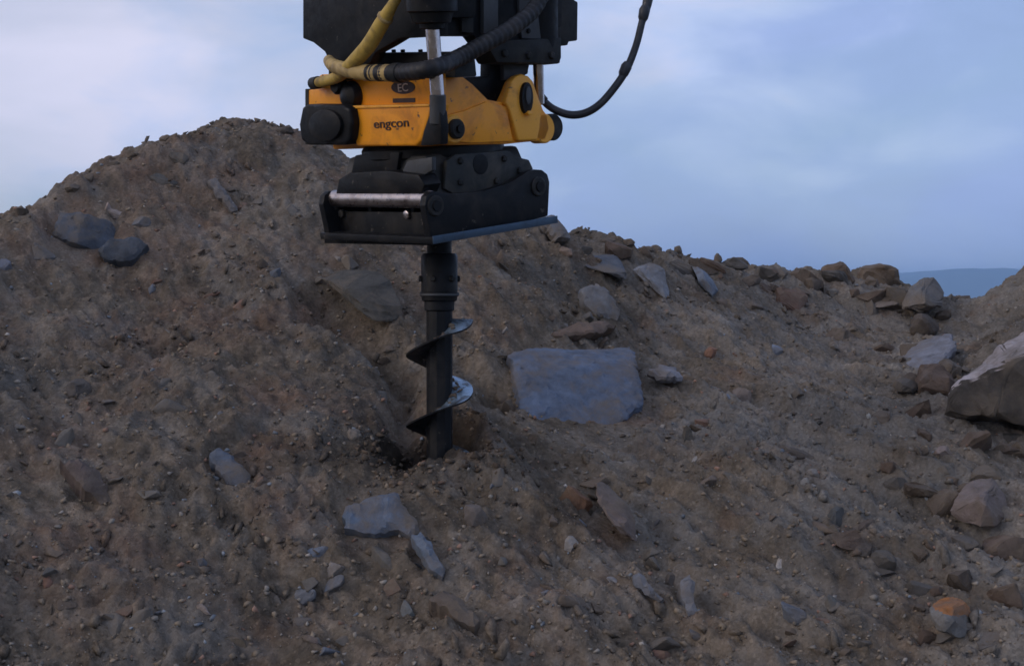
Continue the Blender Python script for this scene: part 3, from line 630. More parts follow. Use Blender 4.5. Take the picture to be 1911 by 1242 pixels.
# dark ribbed hose with a tan guard at its left end
gp = [pF(613, 112, -.33), pF(622, 122, -.355), pF(645, 130, -.37), pF(690, 136, -.375), pF(745, 136, -.38), pF(800, 129, -.385)]
sp = [pS(x, y, u_) for x, y, u_ in ((850, 111, .39), (900, 84, .40), (955, 52, .40), (1000, 12, .39), (1025, -50, .38))]
h2 = hose_root('ribbed_hose', 'dark ribbed hose with worn tan guard slung across the coupler front', gp[2])
tube('tube', gp[3:] + sp, [.027, .027, .027, .028, .028, .028, .027, .027], 'black_rubber', h2, 16, 24, rib=.07, ribn=24)
tube('spiral_guard', gp[:5], [.018, .022, .025, .026, .027], 'tan_guard', h2, 16, 12, rib=.09, ribn=12)
d2 = (gp[4] - gp[3]).normalized(); rod('ferrule', gp[4] - d2 * .03, gp[4] + d2 * .012, .0325, 'dark_iron', h2, 20)
d1 = (hp[-1] - hp[-2]).normalized(); rod('ferrule', hp[-1] - d1 * .03, hp[-1] + d1 * .02, .0225, 'dark_iron', h1, 18)
# cable looping out to the right
lp = [(1000, 172, 4.86), (1012, 186, 4.86), (1032, 203, 4.85), (1062, 214, 4.84), (1092, 211, 4.83), (1120, 194, 4.82), (1148, 162, 4.82), (1170, 128, 4.82), (1187, 85, 4.82), (1198, 42, 4.82), (1209, 0, 4.83), (1212, -50, 4.85)]
pts = [Vector(at(*q)) for q in lp]
h3 = hose_root('electric_cable', 'thin black cable looping from the yellow yoke up against the sky', pts[0]); h3['category'] = 'cable'
rod('ferrule', pts[0], pts[0] + (pts[1] - pts[0]).normalized() * .05, .019, 'dark_iron', h3, 16)
tube('sheath', pts, [.014, .014, .0145, .015, .015, .0145, .0145, .0145, .0135, .0135, .019, .019], 'cable_rubber', h3, 14, 8)
for (a, b_, c_) in ((1163, 138, 1172), (1200, 34, 1204)):
    q0 = Vector(at(a, b_, 4.82)); q1 = Vector(at(c_, b_ - 20, 4.82)); lathe('joint_sleeve', q0, q1 - q0, [(-.01, .014), (.0, .019), (.03, .021), (.045, .015)], 'cable_rubber', h3, 16)

# ------------------------------------------------------------------ rocks
SPALE, SGREY, SBLUE, SBROWN, SRED, SDARK, SPINK = (.42, .39, .36), (.20, .19, .18), (.17, .20, .25), (.16, .12, .09), (.20, .105, .07), (.09, .085, .08), (.36, .27, .24)
def finish_rock(bm, name, label, colr, cat, group, seed, amp, cuts, origin, bev, chips=11, front=None):
    ed = list(bm.edges); bmesh.ops.bevel(bm, geom=ed, offset=bev, segments=1, affect='EDGES', clamp_overlap=True)
    bmesh.ops.triangulate(bm, faces=bm.faces)
    if cuts: bmesh.ops.subdivide_edges(bm, edges=bm.edges, cuts=cuts, use_grid_fill=True)
    cr_ = np.random.default_rng(seed + 77); V3 = np.array([v.co[:] for v in bm.verts]); c3 = V3.mean(0); V3 = V3 - c3
    for _ in range(chips):
        d3 = cr_.normal(size=3)
        if front is not None: d3 = d3 * .28 + np.array(front)
        d3 /= np.linalg.norm(d3); h3 = V3 @ d3; ext = h3.max() - h3.min(); pl = h3.max() - ext * cr_.uniform(.03, .15) * (.6 if front is not None else 1)
        over = np.maximum(h3 - pl, 0); V3 -= over[:, None] * d3
    for v, q in zip(bm.verts, V3 + c3): v.co = Vector(q)
    bm.normal_update()
    sc = 1 / max(amp * 6, .01)
    for v in bm.verts:
        q = v.co * sc + Vector((seed * 3.1, seed * 1.7, seed * .9))
        v.co += v.normal * amp * (mnoise.noise(q) + .6 * mnoise.noise(q * 2.6) + .35 * mnoise.noise(q * 6))
    for v in bm.verts: v.co -= Vector(origin)
    bmesh.ops.recalc_face_normals(bm, faces=bm.faces)
    me = bpy.data.meshes.new(name); bm.to_mesh(me); bm.free(); me.materials.append(MATS['stone'])
    me.polygons.foreach_set('use_smooth', [True] * len(me.polygons)); me.set_sharp_from_angle(angle=R(24))
    o = bpy.data.objects.new(name, me); o.location = origin; o.color = (*[c * .82 for c in colr], 1); link(o); tag(o, label, cat, group, 'thing')
    return o
def rock(name, label, px, py, w, h, ang, colr, depth=.8, shape='angular', sink=.3, cat='rock', group=None, amp=.035, cuts=2, seed=None):
    seed = seed if seed is not None else int(px * 7 + py * 3) % 977
    rs = np.random.default_rng(seed); p = hit(px, py); s = p[1] / FPX
    wx, wz, wy = w * s, h * s, depth * min(w, h) * s * 1.15
    n_ = {'angular': 13, 'round': 46, 'slab': 16}[shape]
    q = rs.normal(size=(n_, 3)); q /= np.linalg.norm(q, axis=1)[:, None]
    if shape != 'round':
        q = q / np.maximum(np.abs(q).max(1), .001)[:, None] * rs.uniform(.72, 1, size=(n_, 1)) ** .7
    lo, hi = q.min(0), q.max(0); q = (q - (lo + hi) / 2) / ((hi - lo) / 2)
    a = R(-ang); ca, sa = math.cos(a), math.sin(a)
    q = q * np.array([wx, wy, wz]) / 2
    q = np.stack([q[:, 0] * ca - q[:, 2] * sa, q[:, 1], q[:, 0] * sa + q[:, 2] * ca], -1)
    ti = R(rs.uniform(-14, 10)); q = np.stack([q[:, 0], q[:, 1] * math.cos(ti) - q[:, 2] * math.sin(ti), q[:, 1] * math.sin(ti) + q[:, 2] * math.cos(ti)], -1)
    c = p + ray(px, py) * wy * (sink + .02)
    bm = bmesh.new()
    for k in q: bm.verts.new(Vector(c + k))
    r_ = bmesh.ops.convex_hull(bm, input=bm.verts); bmesh.ops.delete(bm, geom=list({g for g in r_['geom_interior'] if isinstance(g, bmesh.types.BMVert)}), context='VERTS')
    mn = min(wx, wz)
    return finish_rock(bm, name, label, colr, cat, group, seed, mn * amp, cuts, c, mn * (.06 if shape != 'round' else .03))
from mathutils.geometry import delaunay_2d_cdt
def slab(name, label, poly, colr, blend=.5, proud=.03, thick=.12, cat='rock slab', amp=.003, step=.0155, dz=None, seed=None):
    """a broken plate of rock: outline on its own plane, facetted face, stepped broken sides"""
    poly = np.array(poly, float); cx, cy = poly.mean(0); p = hit(cx, cy); seed = seed or int(cx + cy); rs = np.random.default_rng(seed)
    vd = -ray(cx, cy); vd /= np.linalg.norm(vd); blend *= .45; nrm = tnormal(p[0], p[1], .2) * (1 - blend) + vd * blend
    if dz is not None: nrm = nrm + np.array(dz)
    H3 = np.array([hit(*q) for q in poly] + [p]); cm = H3.mean(0); fit = np.linalg.svd(H3 - cm)[2][2]; fit = fit * np.sign(fit @ vd)
    if blend < .5: nrm = fit * (1 - blend) + vd * blend; p = cm
    nrm /= np.linalg.norm(nrm); res = max(0, float(np.percentile((H3 - cm) @ nrm, 80))); p0 = p + nrm * (proud + min(res, .06))
    ex = np.cross([0, 0, 1.0], nrm); ex /= np.linalg.norm(ex); ey = np.cross(nrm, ex)
    def onp(q):
        d = ray(*q); t = ((p0 - EYE) @ nrm) / (d @ nrm); v = EYE + d * t - p0; return np.array([v @ ex, v @ ey])
    P2 = np.array([onp(q) for q in poly]); B = []
    for k in range(len(P2)):
        a, b_ = P2[k], P2[(k + 1) % len(P2)]; ln = np.hypot(*(b_ - a)); m_ = max(2, int(ln / step)); t_ = (b_ - a) / ln; nn = np.array([t_[1], -t_[0]])
        off = 0
        for i_ in range(m_):
            off = .6 * off + rs.normal() * step * .28; B.append(a + (b_ - a) * i_ / m_ + nn * off * (i_ > 0))
    B = np.array(B); nb = len(B); lo, hi = B.min(0), B.max(0)
    gx_ = np.arange(lo[0], hi[0], step); gy_ = np.arange(lo[1], hi[1], step); I = np.stack(np.meshgrid(gx_, gy_), -1).reshape(-1, 2) + rs.normal(size=(len(gx_) * len(gy_), 2)) * step * .2
    def inside(q):
        x, y = q[:, 0], q[:, 1]; r = np.zeros(len(q), bool)
        for k in range(nb):
            a, b_ = B[k], B[(k + 1) % nb]; c = (a[1] > y) != (b_[1] > y)
            r ^= c & (x < (b_[0] - a[0]) * (y - a[1]) / (b_[1] - a[1] + 1e-12) + a[0])
        return r
    D_ = np.sqrt(((I[:, None] - B[None]) ** 2).sum(-1)).min(1); I = I[inside(I) & (D_ > step * .6)]
    allp = np.concatenate([B, I]); r_ = delaunay_2d_cdt([Vector(q) for q in allp], [], [list(range(nb))], 1, 1e-5)
    V2 = np.array([q[:] for q in r_[0]]); orig = r_[3]
    dE = np.sqrt(((V2[:, None] - B[None]) ** 2).sum(-1)).min(1); size = np.ptp(V2, 0).max()
    pl = rs.normal(size=(5, 2)) * (.15 if size > .4 else .13); pb = rs.uniform(-.004, .03, 5) * size * 2
    h = np.min([(V2 @ pl[k]) + pb[k] for k in range(5)], 0); h -= h.mean()
    h -= .009 * np.exp(-dE / .007) + .006 * (rs.normal(size=len(dE)) > .8) * (dE < .012)
    tq = perlin(V2[:, 0] / (.3 * size) + seed, V2[:, 1] / (.55 * size), 18) + .25 * perlin(V2[:, 0] / .07, V2[:, 1] / .07, 19)
    h += .006 * np.clip(np.round(tq * 3), -2, 2) * min(1, size / .3)
    h += amp * (perlin(V2[:, 0] / .05 + seed, V2[:, 1] / .05, 3) + 1.2 * perlin(V2[:, 0] / .16, V2[:, 1] / .05 + seed, 4)) + amp * .5 * perlin(V2[:, 0] / .02, V2[:, 1] / .02, 5)
    front = p0 + V2[:, :1] * ex + V2[:, 1:] * ey + h[:, None] * nrm
    bm = bmesh.new(); vv = [bm.verts.new(q) for q in front]
    for f_ in r_[2]:
        try: bm.faces.new([vv[k] for k in f_])
        except ValueError: pass
    # sides: two broken steps back into the ground
    be = [e for e in bm.edges if len(e.link_faces) == 1]; cen = p0
    ring = {}
    for e in be:
        for v in e.verts:
            if v not in ring:
                o1 = np.array(v.co); w1 = 1 + rs.normal() * .012; a1 = cen + (o1 - cen) * w1 * 1.01 - nrm * thick * .4 * (1 + rs.normal() * .15); a2 = cen + (o1 - cen) * .93 - nrm * thick
                ring[v] = (bm.verts.new(a1), bm.verts.new(a2))
    for e in be:
        a, b_ = e.verts
        bm.faces.new((a, b_, ring[b_][0], ring[a][0])); bm.faces.new((ring[a][0], ring[b_][0], ring[b_][1], ring[a][1]))
    bmesh.ops.recalc_face_normals(bm, faces=bm.faces)
    org = Vector(p0 - nrm * thick * .5)
    for v in bm.verts: v.co -= org
    me = bpy.data.meshes.new(name); bm.to_mesh(me); bm.free(); me.materials.append(MATS['stone'])
    me.polygons.foreach_set('use_smooth', [True] * len(me.polygons)); me.set_sharp_from_angle(angle=R(22))
    o = bpy.data.objects.new(name, me); o.location = org; o.color = (*[c * .8 for c in colr], 1); link(o); tag(o, label, cat, None, 'thing'); return o
def hullrock(name, label, pts, colr, cat='boulder', amp=.012, cuts=3, ref=None, seed=5, bev=.012, chips=9, near=.05):
    c = np.mean([[q[0], q[1]] for q in pts], 0) if ref is None else ref; d0 = hit(*c)[1] - near
    bm = bmesh.new(); w = [Vector(at(x, y, d0 + dd)) for x, y, dd in pts]
    for q in w: bm.verts.new(q)
    r_ = bmesh.ops.convex_hull(bm, input=bm.verts); bmesh.ops.delete(bm, geom=[g for g in r_['geom_interior'] if isinstance(g, bmesh.types.BMVert)], context='VERTS')
    return finish_rock(bm, name, label, colr, cat, None, seed, amp, cuts, sum(w, Vector()) / len(w), bev, chips)
def sub_part(o, parent):
    o.location = o.location - parent.location; o.parent = parent
    for k in ('category', 'kind'):
        if k in o: del o[k]
slab('flat_rock', 'largest blue-grey rock slab set in the slope right of the auger', [(952, 650), (985, 636), (1080, 640), (1178, 640), (1190, 690), (1200, 755), (1165, 780), (1118, 800), (1086, 842), (1008, 806), (972, 748)], (.14, .19, .28), .3, .012, .2)
hullrock('flat_rock', 'dark greenish-grey slab sticking out behind the auger hub', [(588, 508, .12), (640, 494, .18), (705, 506, .15), (748, 530, .05), (758, 590, -.1), (742, 614, -.14), (700, 602, -.16), (655, 575, -.14), (625, 540, -.08), (690, 540, .45)], (.088, .085, .074), 'rock slab', .012, 2, ref=(700, 570), seed=16, near=.10)
hullrock('flat_rock', 'pale wedge of rock with a bluish face near the crest', [(1178, 502, .0), (1212, 489, .06), (1240, 500, .1), (1253, 570, -.1), (1236, 552, -.16), (1204, 520, -.14), (1190, 508, -.08), (1232, 515, .4)], (.30, .315, .345), 'rock slab', .008, 2, ref=(1215, 545), seed=12, near=-.06)
hullrock('flat_rock', 'long grey slab on the crest beside the pale wedge', [(1072, 478, .1), (1098, 466, .25), (1150, 474, .2), (1188, 510, -.02), (1170, 522, -.08), (1130, 508, -.16), (1080, 494, -.1), (1140, 505, .3)], (.14, .155, .18), 'rock slab', .01, 2, ref=(1130, 512), seed=13, near=-.06)
rock('boulder', 'dark brown rock on the crest in front of the thin blue slab', 1275, 508, 68, 46, 20, SDARK, .9, 'angular', .2)
hullrock('flat_rock', 'thin blue slab leaning on the dark brown crest rock', [(1284, 486, .12), (1302, 490, .14), (1332, 520, .05), (1350, 558, -.08), (1334, 562, -.12), (1302, 526, -.08), (1310, 510, -.1)], (.21, .25, .31), 'rock slab', .006, 2, ref=(1320, 545), seed=14, near=-.04)
slab('flat_rock', 'grey flaky slab above the brown ledge', [(1085, 540), (1112, 528), (1140, 548), (1160, 572), (1156, 590), (1118, 584), (1095, 566)], (.24, .24, .245), .45, .05, .10)
slab('flat_rock', 'flat brown ledge just over the largest blue slab', [(1030, 612), (1075, 600), (1125, 598), (1152, 606), (1120, 624), (1060, 622)], (.22, .15, .11), .2, .05, .06)
rock('boulder', 'round reddish-brown boulder below the saddle', 1472, 568, 88, 66, 8, (.17, .095, .065), 1.0, 'round', .22, amp=.05, cuts=1)
rock('boulder', 'smaller brown boulder downhill of the round reddish one', 1568, 634, 58, 48, 0, (.15, .11, .085), 1.0, 'round', .22, amp=.06, cuts=1)
rock('boulder', 'tawny boulder on the skyline, left of a pair', 1562, 517, 66, 56, 0, (.17, .115, .075), 1.1, 'round', .1, amp=.09, cuts=1)
rock('boulder', 'broad tawny boulder on the skyline, right of a pair', 1640, 520, 100, 66, 6, (.16, .112, .075), .9, 'round', .1, amp=.09, cuts=1)
hullrock('boulder', 'grey pointed boulder standing before the far blue hill', [(1682, 572, .0), (1698, 534, .1), (1728, 514, .2), (1746, 517, .2), (1770, 562, .1), (1762, 584, .0), (1720, 560, -.15), (1690, 584, -.1), (1730, 560, .6)], (.19, .18, .17), amp=.016, cuts=2, ref=(1720, 600), seed=21)
rock('flat_rock', 'pale overhanging slab with a dark hollow beneath it', 1662, 562, 104, 30, -10, (.30, .265, .245), 1.3, 'angular', -.15, cat='rock slab', seed=31)
rock('boulder', 'near-black block added as the shade in the hollow under the pale overhanging slab', 1698, 582, 80, 30, 0, (.03, .027, .025), 1.0, 'angular', .2)  # added block; its near-black colour is the shade of the hollow
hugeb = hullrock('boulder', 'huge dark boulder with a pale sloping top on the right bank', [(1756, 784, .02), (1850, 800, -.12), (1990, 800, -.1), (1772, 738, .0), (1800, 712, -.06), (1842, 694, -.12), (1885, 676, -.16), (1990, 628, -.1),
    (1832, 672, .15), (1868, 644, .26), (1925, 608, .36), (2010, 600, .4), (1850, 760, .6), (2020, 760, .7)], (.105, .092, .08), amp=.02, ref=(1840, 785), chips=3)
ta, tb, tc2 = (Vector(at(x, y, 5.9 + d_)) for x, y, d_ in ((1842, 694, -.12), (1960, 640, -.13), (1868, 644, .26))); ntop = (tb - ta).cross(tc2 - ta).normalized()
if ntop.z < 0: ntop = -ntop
hugeb.data.materials.append(MATS['pale_lit_stone'])
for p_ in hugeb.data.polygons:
    if p_.normal.dot(ntop) > .80: p_.material_index = 1  # up-facing faces get paler stone: weathering, with light from above put into colour

rock('boulder', 'brown rounded boulder leaning on the huge dark one', 1738, 718, 84, 80, 10, (.15, .105, .08), 1.0, 'round', -.22, amp=.06, cuts=1)
rock('boulder', 'small dark boulder behind the brown rounded one', 1772, 690, 50, 46, 0, (.10, .08, .066), 1.0, 'round', -.15, amp=.05, cuts=1)
rock('boulder', 'dark brown stone wedged left of the brown rounded boulder', 1696, 722, 52, 42, 0, SDARK, 1.0, 'angular', -.1)
slab('flat_rock', 'flat pale blue slab in the hollow uphill of the brown boulders', [(1684, 652), (1705, 642), (1775, 640), (1782, 652), (1755, 664), (1700, 668)], (.25, .26, .30), .15, .03, .06)
hullrock('boulder', 'angular pinkish-grey rock above the brown block', [(1768, 960, .04), (1808, 990, -.06), (1862, 985, -.05), (1888, 960, .05), (1874, 915, .06), (1858, 891, .16), (1815, 893, .16), (1788, 918, .1), (1842, 928, -.08), (1830, 935, .4)], (.25, .20, .185), 'rock', .008, 2, near=.14)
rock('boulder', 'low brown block below the angular pinkish-grey rock', 1878, 1035, 136, 92, 4, (.16, .115, .09), .8, 'angular', .05, amp=.05)
rusty = hullrock('boulder', 'grey rock with a rust orange patch on its top', [(1728, 1136, .02), (1742, 1168, -.05), (1770, 1194, -.06), (1802, 1197, -.03), (1818, 1165, .02), (1815, 1128, .05), (1786, 1111, .14), (1748, 1116, .14), (1772, 1137, -.07), (1775, 1150, .35)], (.23, .225, .215), 'rock', .007, 2, near=.12, chips=5)
rusty.data.materials.append(MATS['rust_stone'])
rz = max(v.co.z for v in rusty.data.vertices)
for p_ in rusty.data.polygons:
    if p_.center.z + .25 * p_.center.x > .42 * rz: p_.material_index = 1

rock('rock', 'broad grey rock beside the rust-topped one', 1862, 1198, 118, 76, 18, (.18, .17, .165), .7, 'angular', .35, amp=.04)
hullrock('flat_rock', 'long brown-grey plank-shaped slab jutting downhill', [(1102, 902, .05), (1130, 890, .1), (1168, 935, .02), (1202, 998, -.08), (1198, 1024, -.12), (1182, 1032, -.13), (1146, 985, -.1), (1114, 935, -.03), (1150, 940, .3)], (.20, .155, .135), 'rock slab', .006, 2, ref=(1160, 985), seed=17)
rock('rock', 'orange-brown stone touching the plank-shaped slab', 1074, 942, 66, 58, 30, (.25, .135, .08), .8, 'angular', .1)
rock('stone', 'small pale stone below the orange-brown one', 1065, 1020, 32, 34, 10, SPALE, .9, 'round', .1, cuts=1, cat='stone')
rock('rock', 'grey-brown oval rock below the drill hole', 889, 974, 46, 76, -18, (.17, .145, .13), .7, 'round', .15, cuts=1)
slab('flat_rock', 'flat bluish slab downhill left of the drill hole', [(638, 962), (660, 930), (735, 912), (758, 940), (782, 985), (765, 998), (735, 985), (690, 992), (642, 985)], (.145, .20, .285), .6, .04, .1)
slab('flat_rock', 'narrow bluish splinter below the flat bluish slab', [(768, 992), (785, 985), (808, 1022), (832, 1055), (826, 1068), (808, 1058), (786, 1022)], (.17, .215, .28), .55, .04, .05)
slab('flat_rock', 'leaning blue-grey flake on the smooth left slope', [(392, 840), (408, 826), (436, 850), (468, 882), (462, 904), (425, 895), (402, 872)], (.145, .18, .235), .5, .04, .07)
rock('stone', 'small reddish stone at the tip of the leaning flake', 486, 900, 28, 24, 0, (.27, .15, .11), .9, 'angular', .1, cat='stone')
slab('flat_rock', 'half buried maroon-brown slab low on the left slope', [(112, 858), (140, 858), (190, 880), (212, 920), (190, 926), (150, 900)], (.14, .105, .095), .45, .035, .08)
rock('rock', 'dull grey round rock sunk in the left slope', 146, 735, 64, 62, 0, (.13, .115, .105), .8, 'round', .3, cuts=1)
slab('flat_rock', 'wide dark blue slab near the left skyline', [(98, 430), (112, 394), (150, 398), (206, 404), (222, 436), (190, 458), (135, 454)], (.10, .125, .165), .5, .03, .12)
slab('flat_rock', 'dark slab tucked below the wide dark blue one', [(182, 464), (202, 446), (252, 440), (274, 452), (248, 478), (200, 482)], (.09, .108, .135), .4, .05, .08)
rock('stone', 'small bluish stone at the right end of the dark slabs', 262, 417, 38, 26, -30, (.21, .235, .28), .9, 'angular', .1, cat='stone')
rock('stone', 'pale pink stone above the dark blue slab', 213, 402, 34, 20, 15, (.50, .42, .38), .9, 'angular', .05, cat='stone')
rock('stone', 'upright pale pink stone next to the other pink one', 200, 392, 16, 28, -10, (.48, .38, .34), .9, 'angular', .05, cat='stone')
rock('rock', 'grey rock leaning out of the far left slope', 74, 478, 62, 36, 30, (.19, .19, .20), .9, 'angular', .2)
rock('rock', 'small bluish rock at the left border of the heap', 6, 500, 34, 26, 0, (.24, .26, .32), .9, 'angular', .2)
rock('stone', 'single whitish stone high on the peak slope', 433, 388, 16, 20, 20, (.50, .48, .45), .9, 'angular', .05, cat='stone')
rock('rock', 'blue-grey broken rock low on the left with dark gaps round it', 566, 1118, 58, 44, -10, (.22, .235, .265), .9, 'angular', .15)
rock('rock', 'flat grey rock under the blue-grey broken one', 566, 1166, 54, 26, 6, (.21, .19, .18), .9, 'angular', .15)
rock('stone', 'pinkish flat stone under the flat grey rock', 577, 1197, 46, 20, 10, SPINK, .9, 'angular', .1, cat='stone')
rock('stone', 'bright pinkish stone alone on the lower left slope', 381, 1140, 28, 24, 0, (.52, .43, .38), .9, 'angular', .05, cat='stone')
rock('rock', 'rock with a chalky upper edge above the blue-grey one', 620, 1066, 40, 36, 25, (.33, .30, .28), .8, 'angular', .15)
rock('stone', 'small round chalky stone left of the hole', 661, 815, 26, 32, 0, (.36, .31, .26), .9, 'round', .1, cuts=1, cat='stone')
rock('rock', 'greenish-blue rock in the lower middle of the slope', 766, 1146, 44, 42, 20, (.18, .205, .215), .9, 'angular', .15)
slab('flat_rock', 'upright grey-blue blade of rock low on the slope', [(1272, 1080), (1288, 1070), (1298, 1098), (1300, 1140), (1288, 1142), (1276, 1112)], (.24, .25, .275), .7, .06, .06)
rock('rock', 'dark rock pressed against the upright blade', 1256, 1090, 34, 64, -15, (.10, .09, .085), .9, 'angular', .25)
rock('rock', 'bluish rock in the lower right slope', 1477, 1152, 74, 50, 35, (.185, .205, .24), .8, 'angular', .2)
rock('rock', 'greenish-grey upright rock right of the bluish one', 1550, 1136, 48, 66, -10, (.15, .155, .15), .8, 'angular', .2)
rock('rock', 'stone with a pink top and dark side beside the slope runnels', 1388, 742, 36, 44, -30, (.27, .22, .19), .9, 'angular', .15)
rock('stone', 'small square blue stone on the right slope', 1452, 658, 28, 22, 10, (.20, .24, .31), .9, 'angular', .1, cat='stone')
rock('rock', 'dark blocky rock with a shadowed notch beside it', 1562, 975, 46, 56, 0, (.10, .105, .105), .9, 'angular', .15)
rock('rock', 'dark flat rock right of the blocky one', 1612, 984, 48, 26, -15, (.11, .09, .08), .9, 'angular', .15)
rock('rock', 'long tan rounded rock on the right slope', 1484, 850, 80, 30, 14, (.20, .165, .135), .9, 'round', .1, cuts=1)
rock('stone', 'pale stone above a cluster of two', 1518, 884, 30, 20, 30, SPALE, .9, 'angular', .05, cat='stone')
rock('stone', 'lower pale stone of a cluster of two', 1502, 900, 22, 16, 0, (.38, .35, .31), .9, 'angular', .05, cat='stone')
rock('stone', 'pink stone at the edge of the right hand hollow', 1760, 844, 38, 26, 0, (.44, .34, .31), .9, 'angular', .1, cat='stone')
rock('rock', 'flat dark rock shading a hollow in the right slope', 1650, 1072, 68, 24, 8, (.11, .10, .09), 1.0, 'angular', .15)
rock('rock', 'upright dark slab poking out right of the largest slab', 1281, 820, 26, 58, -8, (.085, .09, .085), .8, 'angular', .2)
slab('flat_rock', 'thin pale flake right of the largest blue slab', [(1212, 686), (1235, 676), (1262, 686), (1276, 700), (1245, 698)], (.30, .30, .33), .4, .04, .04)
slab('flat_rock', 'brown slanting slab below the grey-brown oval rock', [(800, 1112), (825, 1098), (865, 1118), (895, 1150), (886, 1160), (840, 1140)], (.14, .11, .09), .45, .04, .07)
slab('flat_rock', 'thin blue flake lying downhill of the plank-shaped slab', [(1178, 1072), (1192, 1068), (1215, 1092), (1236, 1112), (1226, 1118), (1196, 1096)], (.22, .24, .28), .45, .04, .04)
rock('stone', 'whitish flat stone left of the thin blue flake', 1140, 1086, 40, 16, 5, (.40, .38, .37), .9, 'angular', .05, cat='stone')
rock('rock', 'reddish rock at the very foot of the slope', 1228, 1228, 70, 40, 5, (.24, .13, .10), .9, 'angular', .25)
rock('rock', 'dark olive rock at the foot of the left slope', 448, 1206, 86, 56, 0, (.085, .075, .055), .9, 'angular', .3)
rock('rock', 'flat black rock at the far right of the hollow', 1884, 822, 66, 22, -4, (.06, .058, .055), 1.0, 'angular', .15)
rock('stone', 'pinkish stones knob just below the crest right of the hitch frame', 1052, 472, 36, 30, 60, (.40, .29, .24), .9, 'angular', .1, cat='stone')
slab('flat_rock', 'blue sloping slab on the crest touching the hitch frame outline', [(1022, 400), (1036, 402), (1062, 432), (1066, 444), (1046, 438)], (.16, .20, .25), .5, .06, .06)
rock('rock', 'dark sunken rock below the highest point of the heap', 335, 300, 40, 34, 10, (.10, .10, .095), .9, 'angular', .2)
rock('rock', 'grey sunken rock lower down from the peak', 300, 340, 70, 40, 30, (.14, .135, .125), .9, 'angular', .35)
slab('flat_rock', 'grey streaked slab pointing down the peak slope', [(388, 330), (402, 326), (428, 362), (444, 392), (432, 396), (408, 366)], (.20, .19, .19), .45, .03, .05)
rock('rock', 'orange stone high on the right slope', 1326, 660, 24, 30, 0, (.32, .17, .11), .9, 'angular', .1)
rock('stone', 'white sliver of stone on the right slope', 1470, 738, 10, 30, -35, (.60, .58, .53), .9, 'angular', 0, cat='stone')
rock('stone', 'second white sliver lower on the right slope', 1622, 778, 9, 20, -35, (.55, .54, .50), .9, 'angular', 0, cat='stone')
for k, (x, y, w, h, lab) in enumerate(((40, 392, 26, 22, 'dark stone alone on the lowest left skyline'), (135, 348, 30, 22, 'dark stone on the left skyline below a row'), (165, 328, 24, 16, 'flat dark stone in a row on the left skyline'),
        (212, 302, 24, 16, 'dark square stone midway up the left skyline'), (248, 286, 30, 14, 'long dark stone on the upper left skyline'), (310, 256, 26, 18, 'rounded dark stone just left of the summit'),
        (530, 238, 46, 22, 'brown hump of stone right of the summit'), (1136, 448, 30, 20, 'brown stone on the right skyline near the grey slab'), (1172, 450, 26, 18, 'second brown stone on the right skyline'),
        (1208, 452, 28, 20, 'third brown stone on the right skyline'), (1265, 460, 18, 26, 'small upright stone on the right skyline'), (1340, 468, 16, 22, 'smallest upright stone on the right skyline'),
        (1380, 486, 60, 24, 'long low brown rock on the right skyline'), (1492, 512, 46, 22, 'dark flat rock in the saddle of the skyline'), (1452, 505, 22, 22, 'small knob of rock before the saddle'))):
    rock('stone', lab, x, y + 6, w, h, random.uniform(-12, 12), (.13 + .04 * (k % 3), .105 + .03 * (k % 3), .085 + .02 * (k % 3)), 1.0, 'round' if k % 2 else 'angular', -.1, cat='stone', cuts=1)

rub = random.Random(19); nr = 0
while nr < 70:
    x, y = rub.uniform(1560, 1905), rub.uniform(570, 1225)
    if nr > 32: x, y = rub.choice((rub.uniform(1090, 1760), rub.uniform(1380, 1780))), None
    if y is None: y = float(np.interp(x, _cr[:, 0], _cr[:, 1])) + rub.uniform(2, 46)
    elif x < 1560 + (y - 570) * .28 and y < 1000: continue
    if 1785 < x and 610 < y < 780: continue
    w = rub.uniform(28, 88) * (.85 if nr > 32 else 1)
    k = rub.choice((0, 0, 1, 2)); cl = ((.12, .094, .074), (.14, .128, .115), (.135, .092, .068))[k]; j = rub.uniform(.8, 1.15)
    rock('boulder', ('dull block half buried in the rubble of the hollow beside the huge boulder' if nr <= 32 else 'dull lump of rock among the rubble along the low crest past the blue slab'), x, y, w, w * rub.uniform(.5, .85), rub.uniform(-25, 25),
         tuple(c * j for c in cl), rub.uniform(.8, 1.1), 'angular', rub.uniform(-.12, .15), group='blocks in the hollow' if nr <= 32 else 'lumps along the crest', cuts=1, seed=400 + nr)
    nr += 1

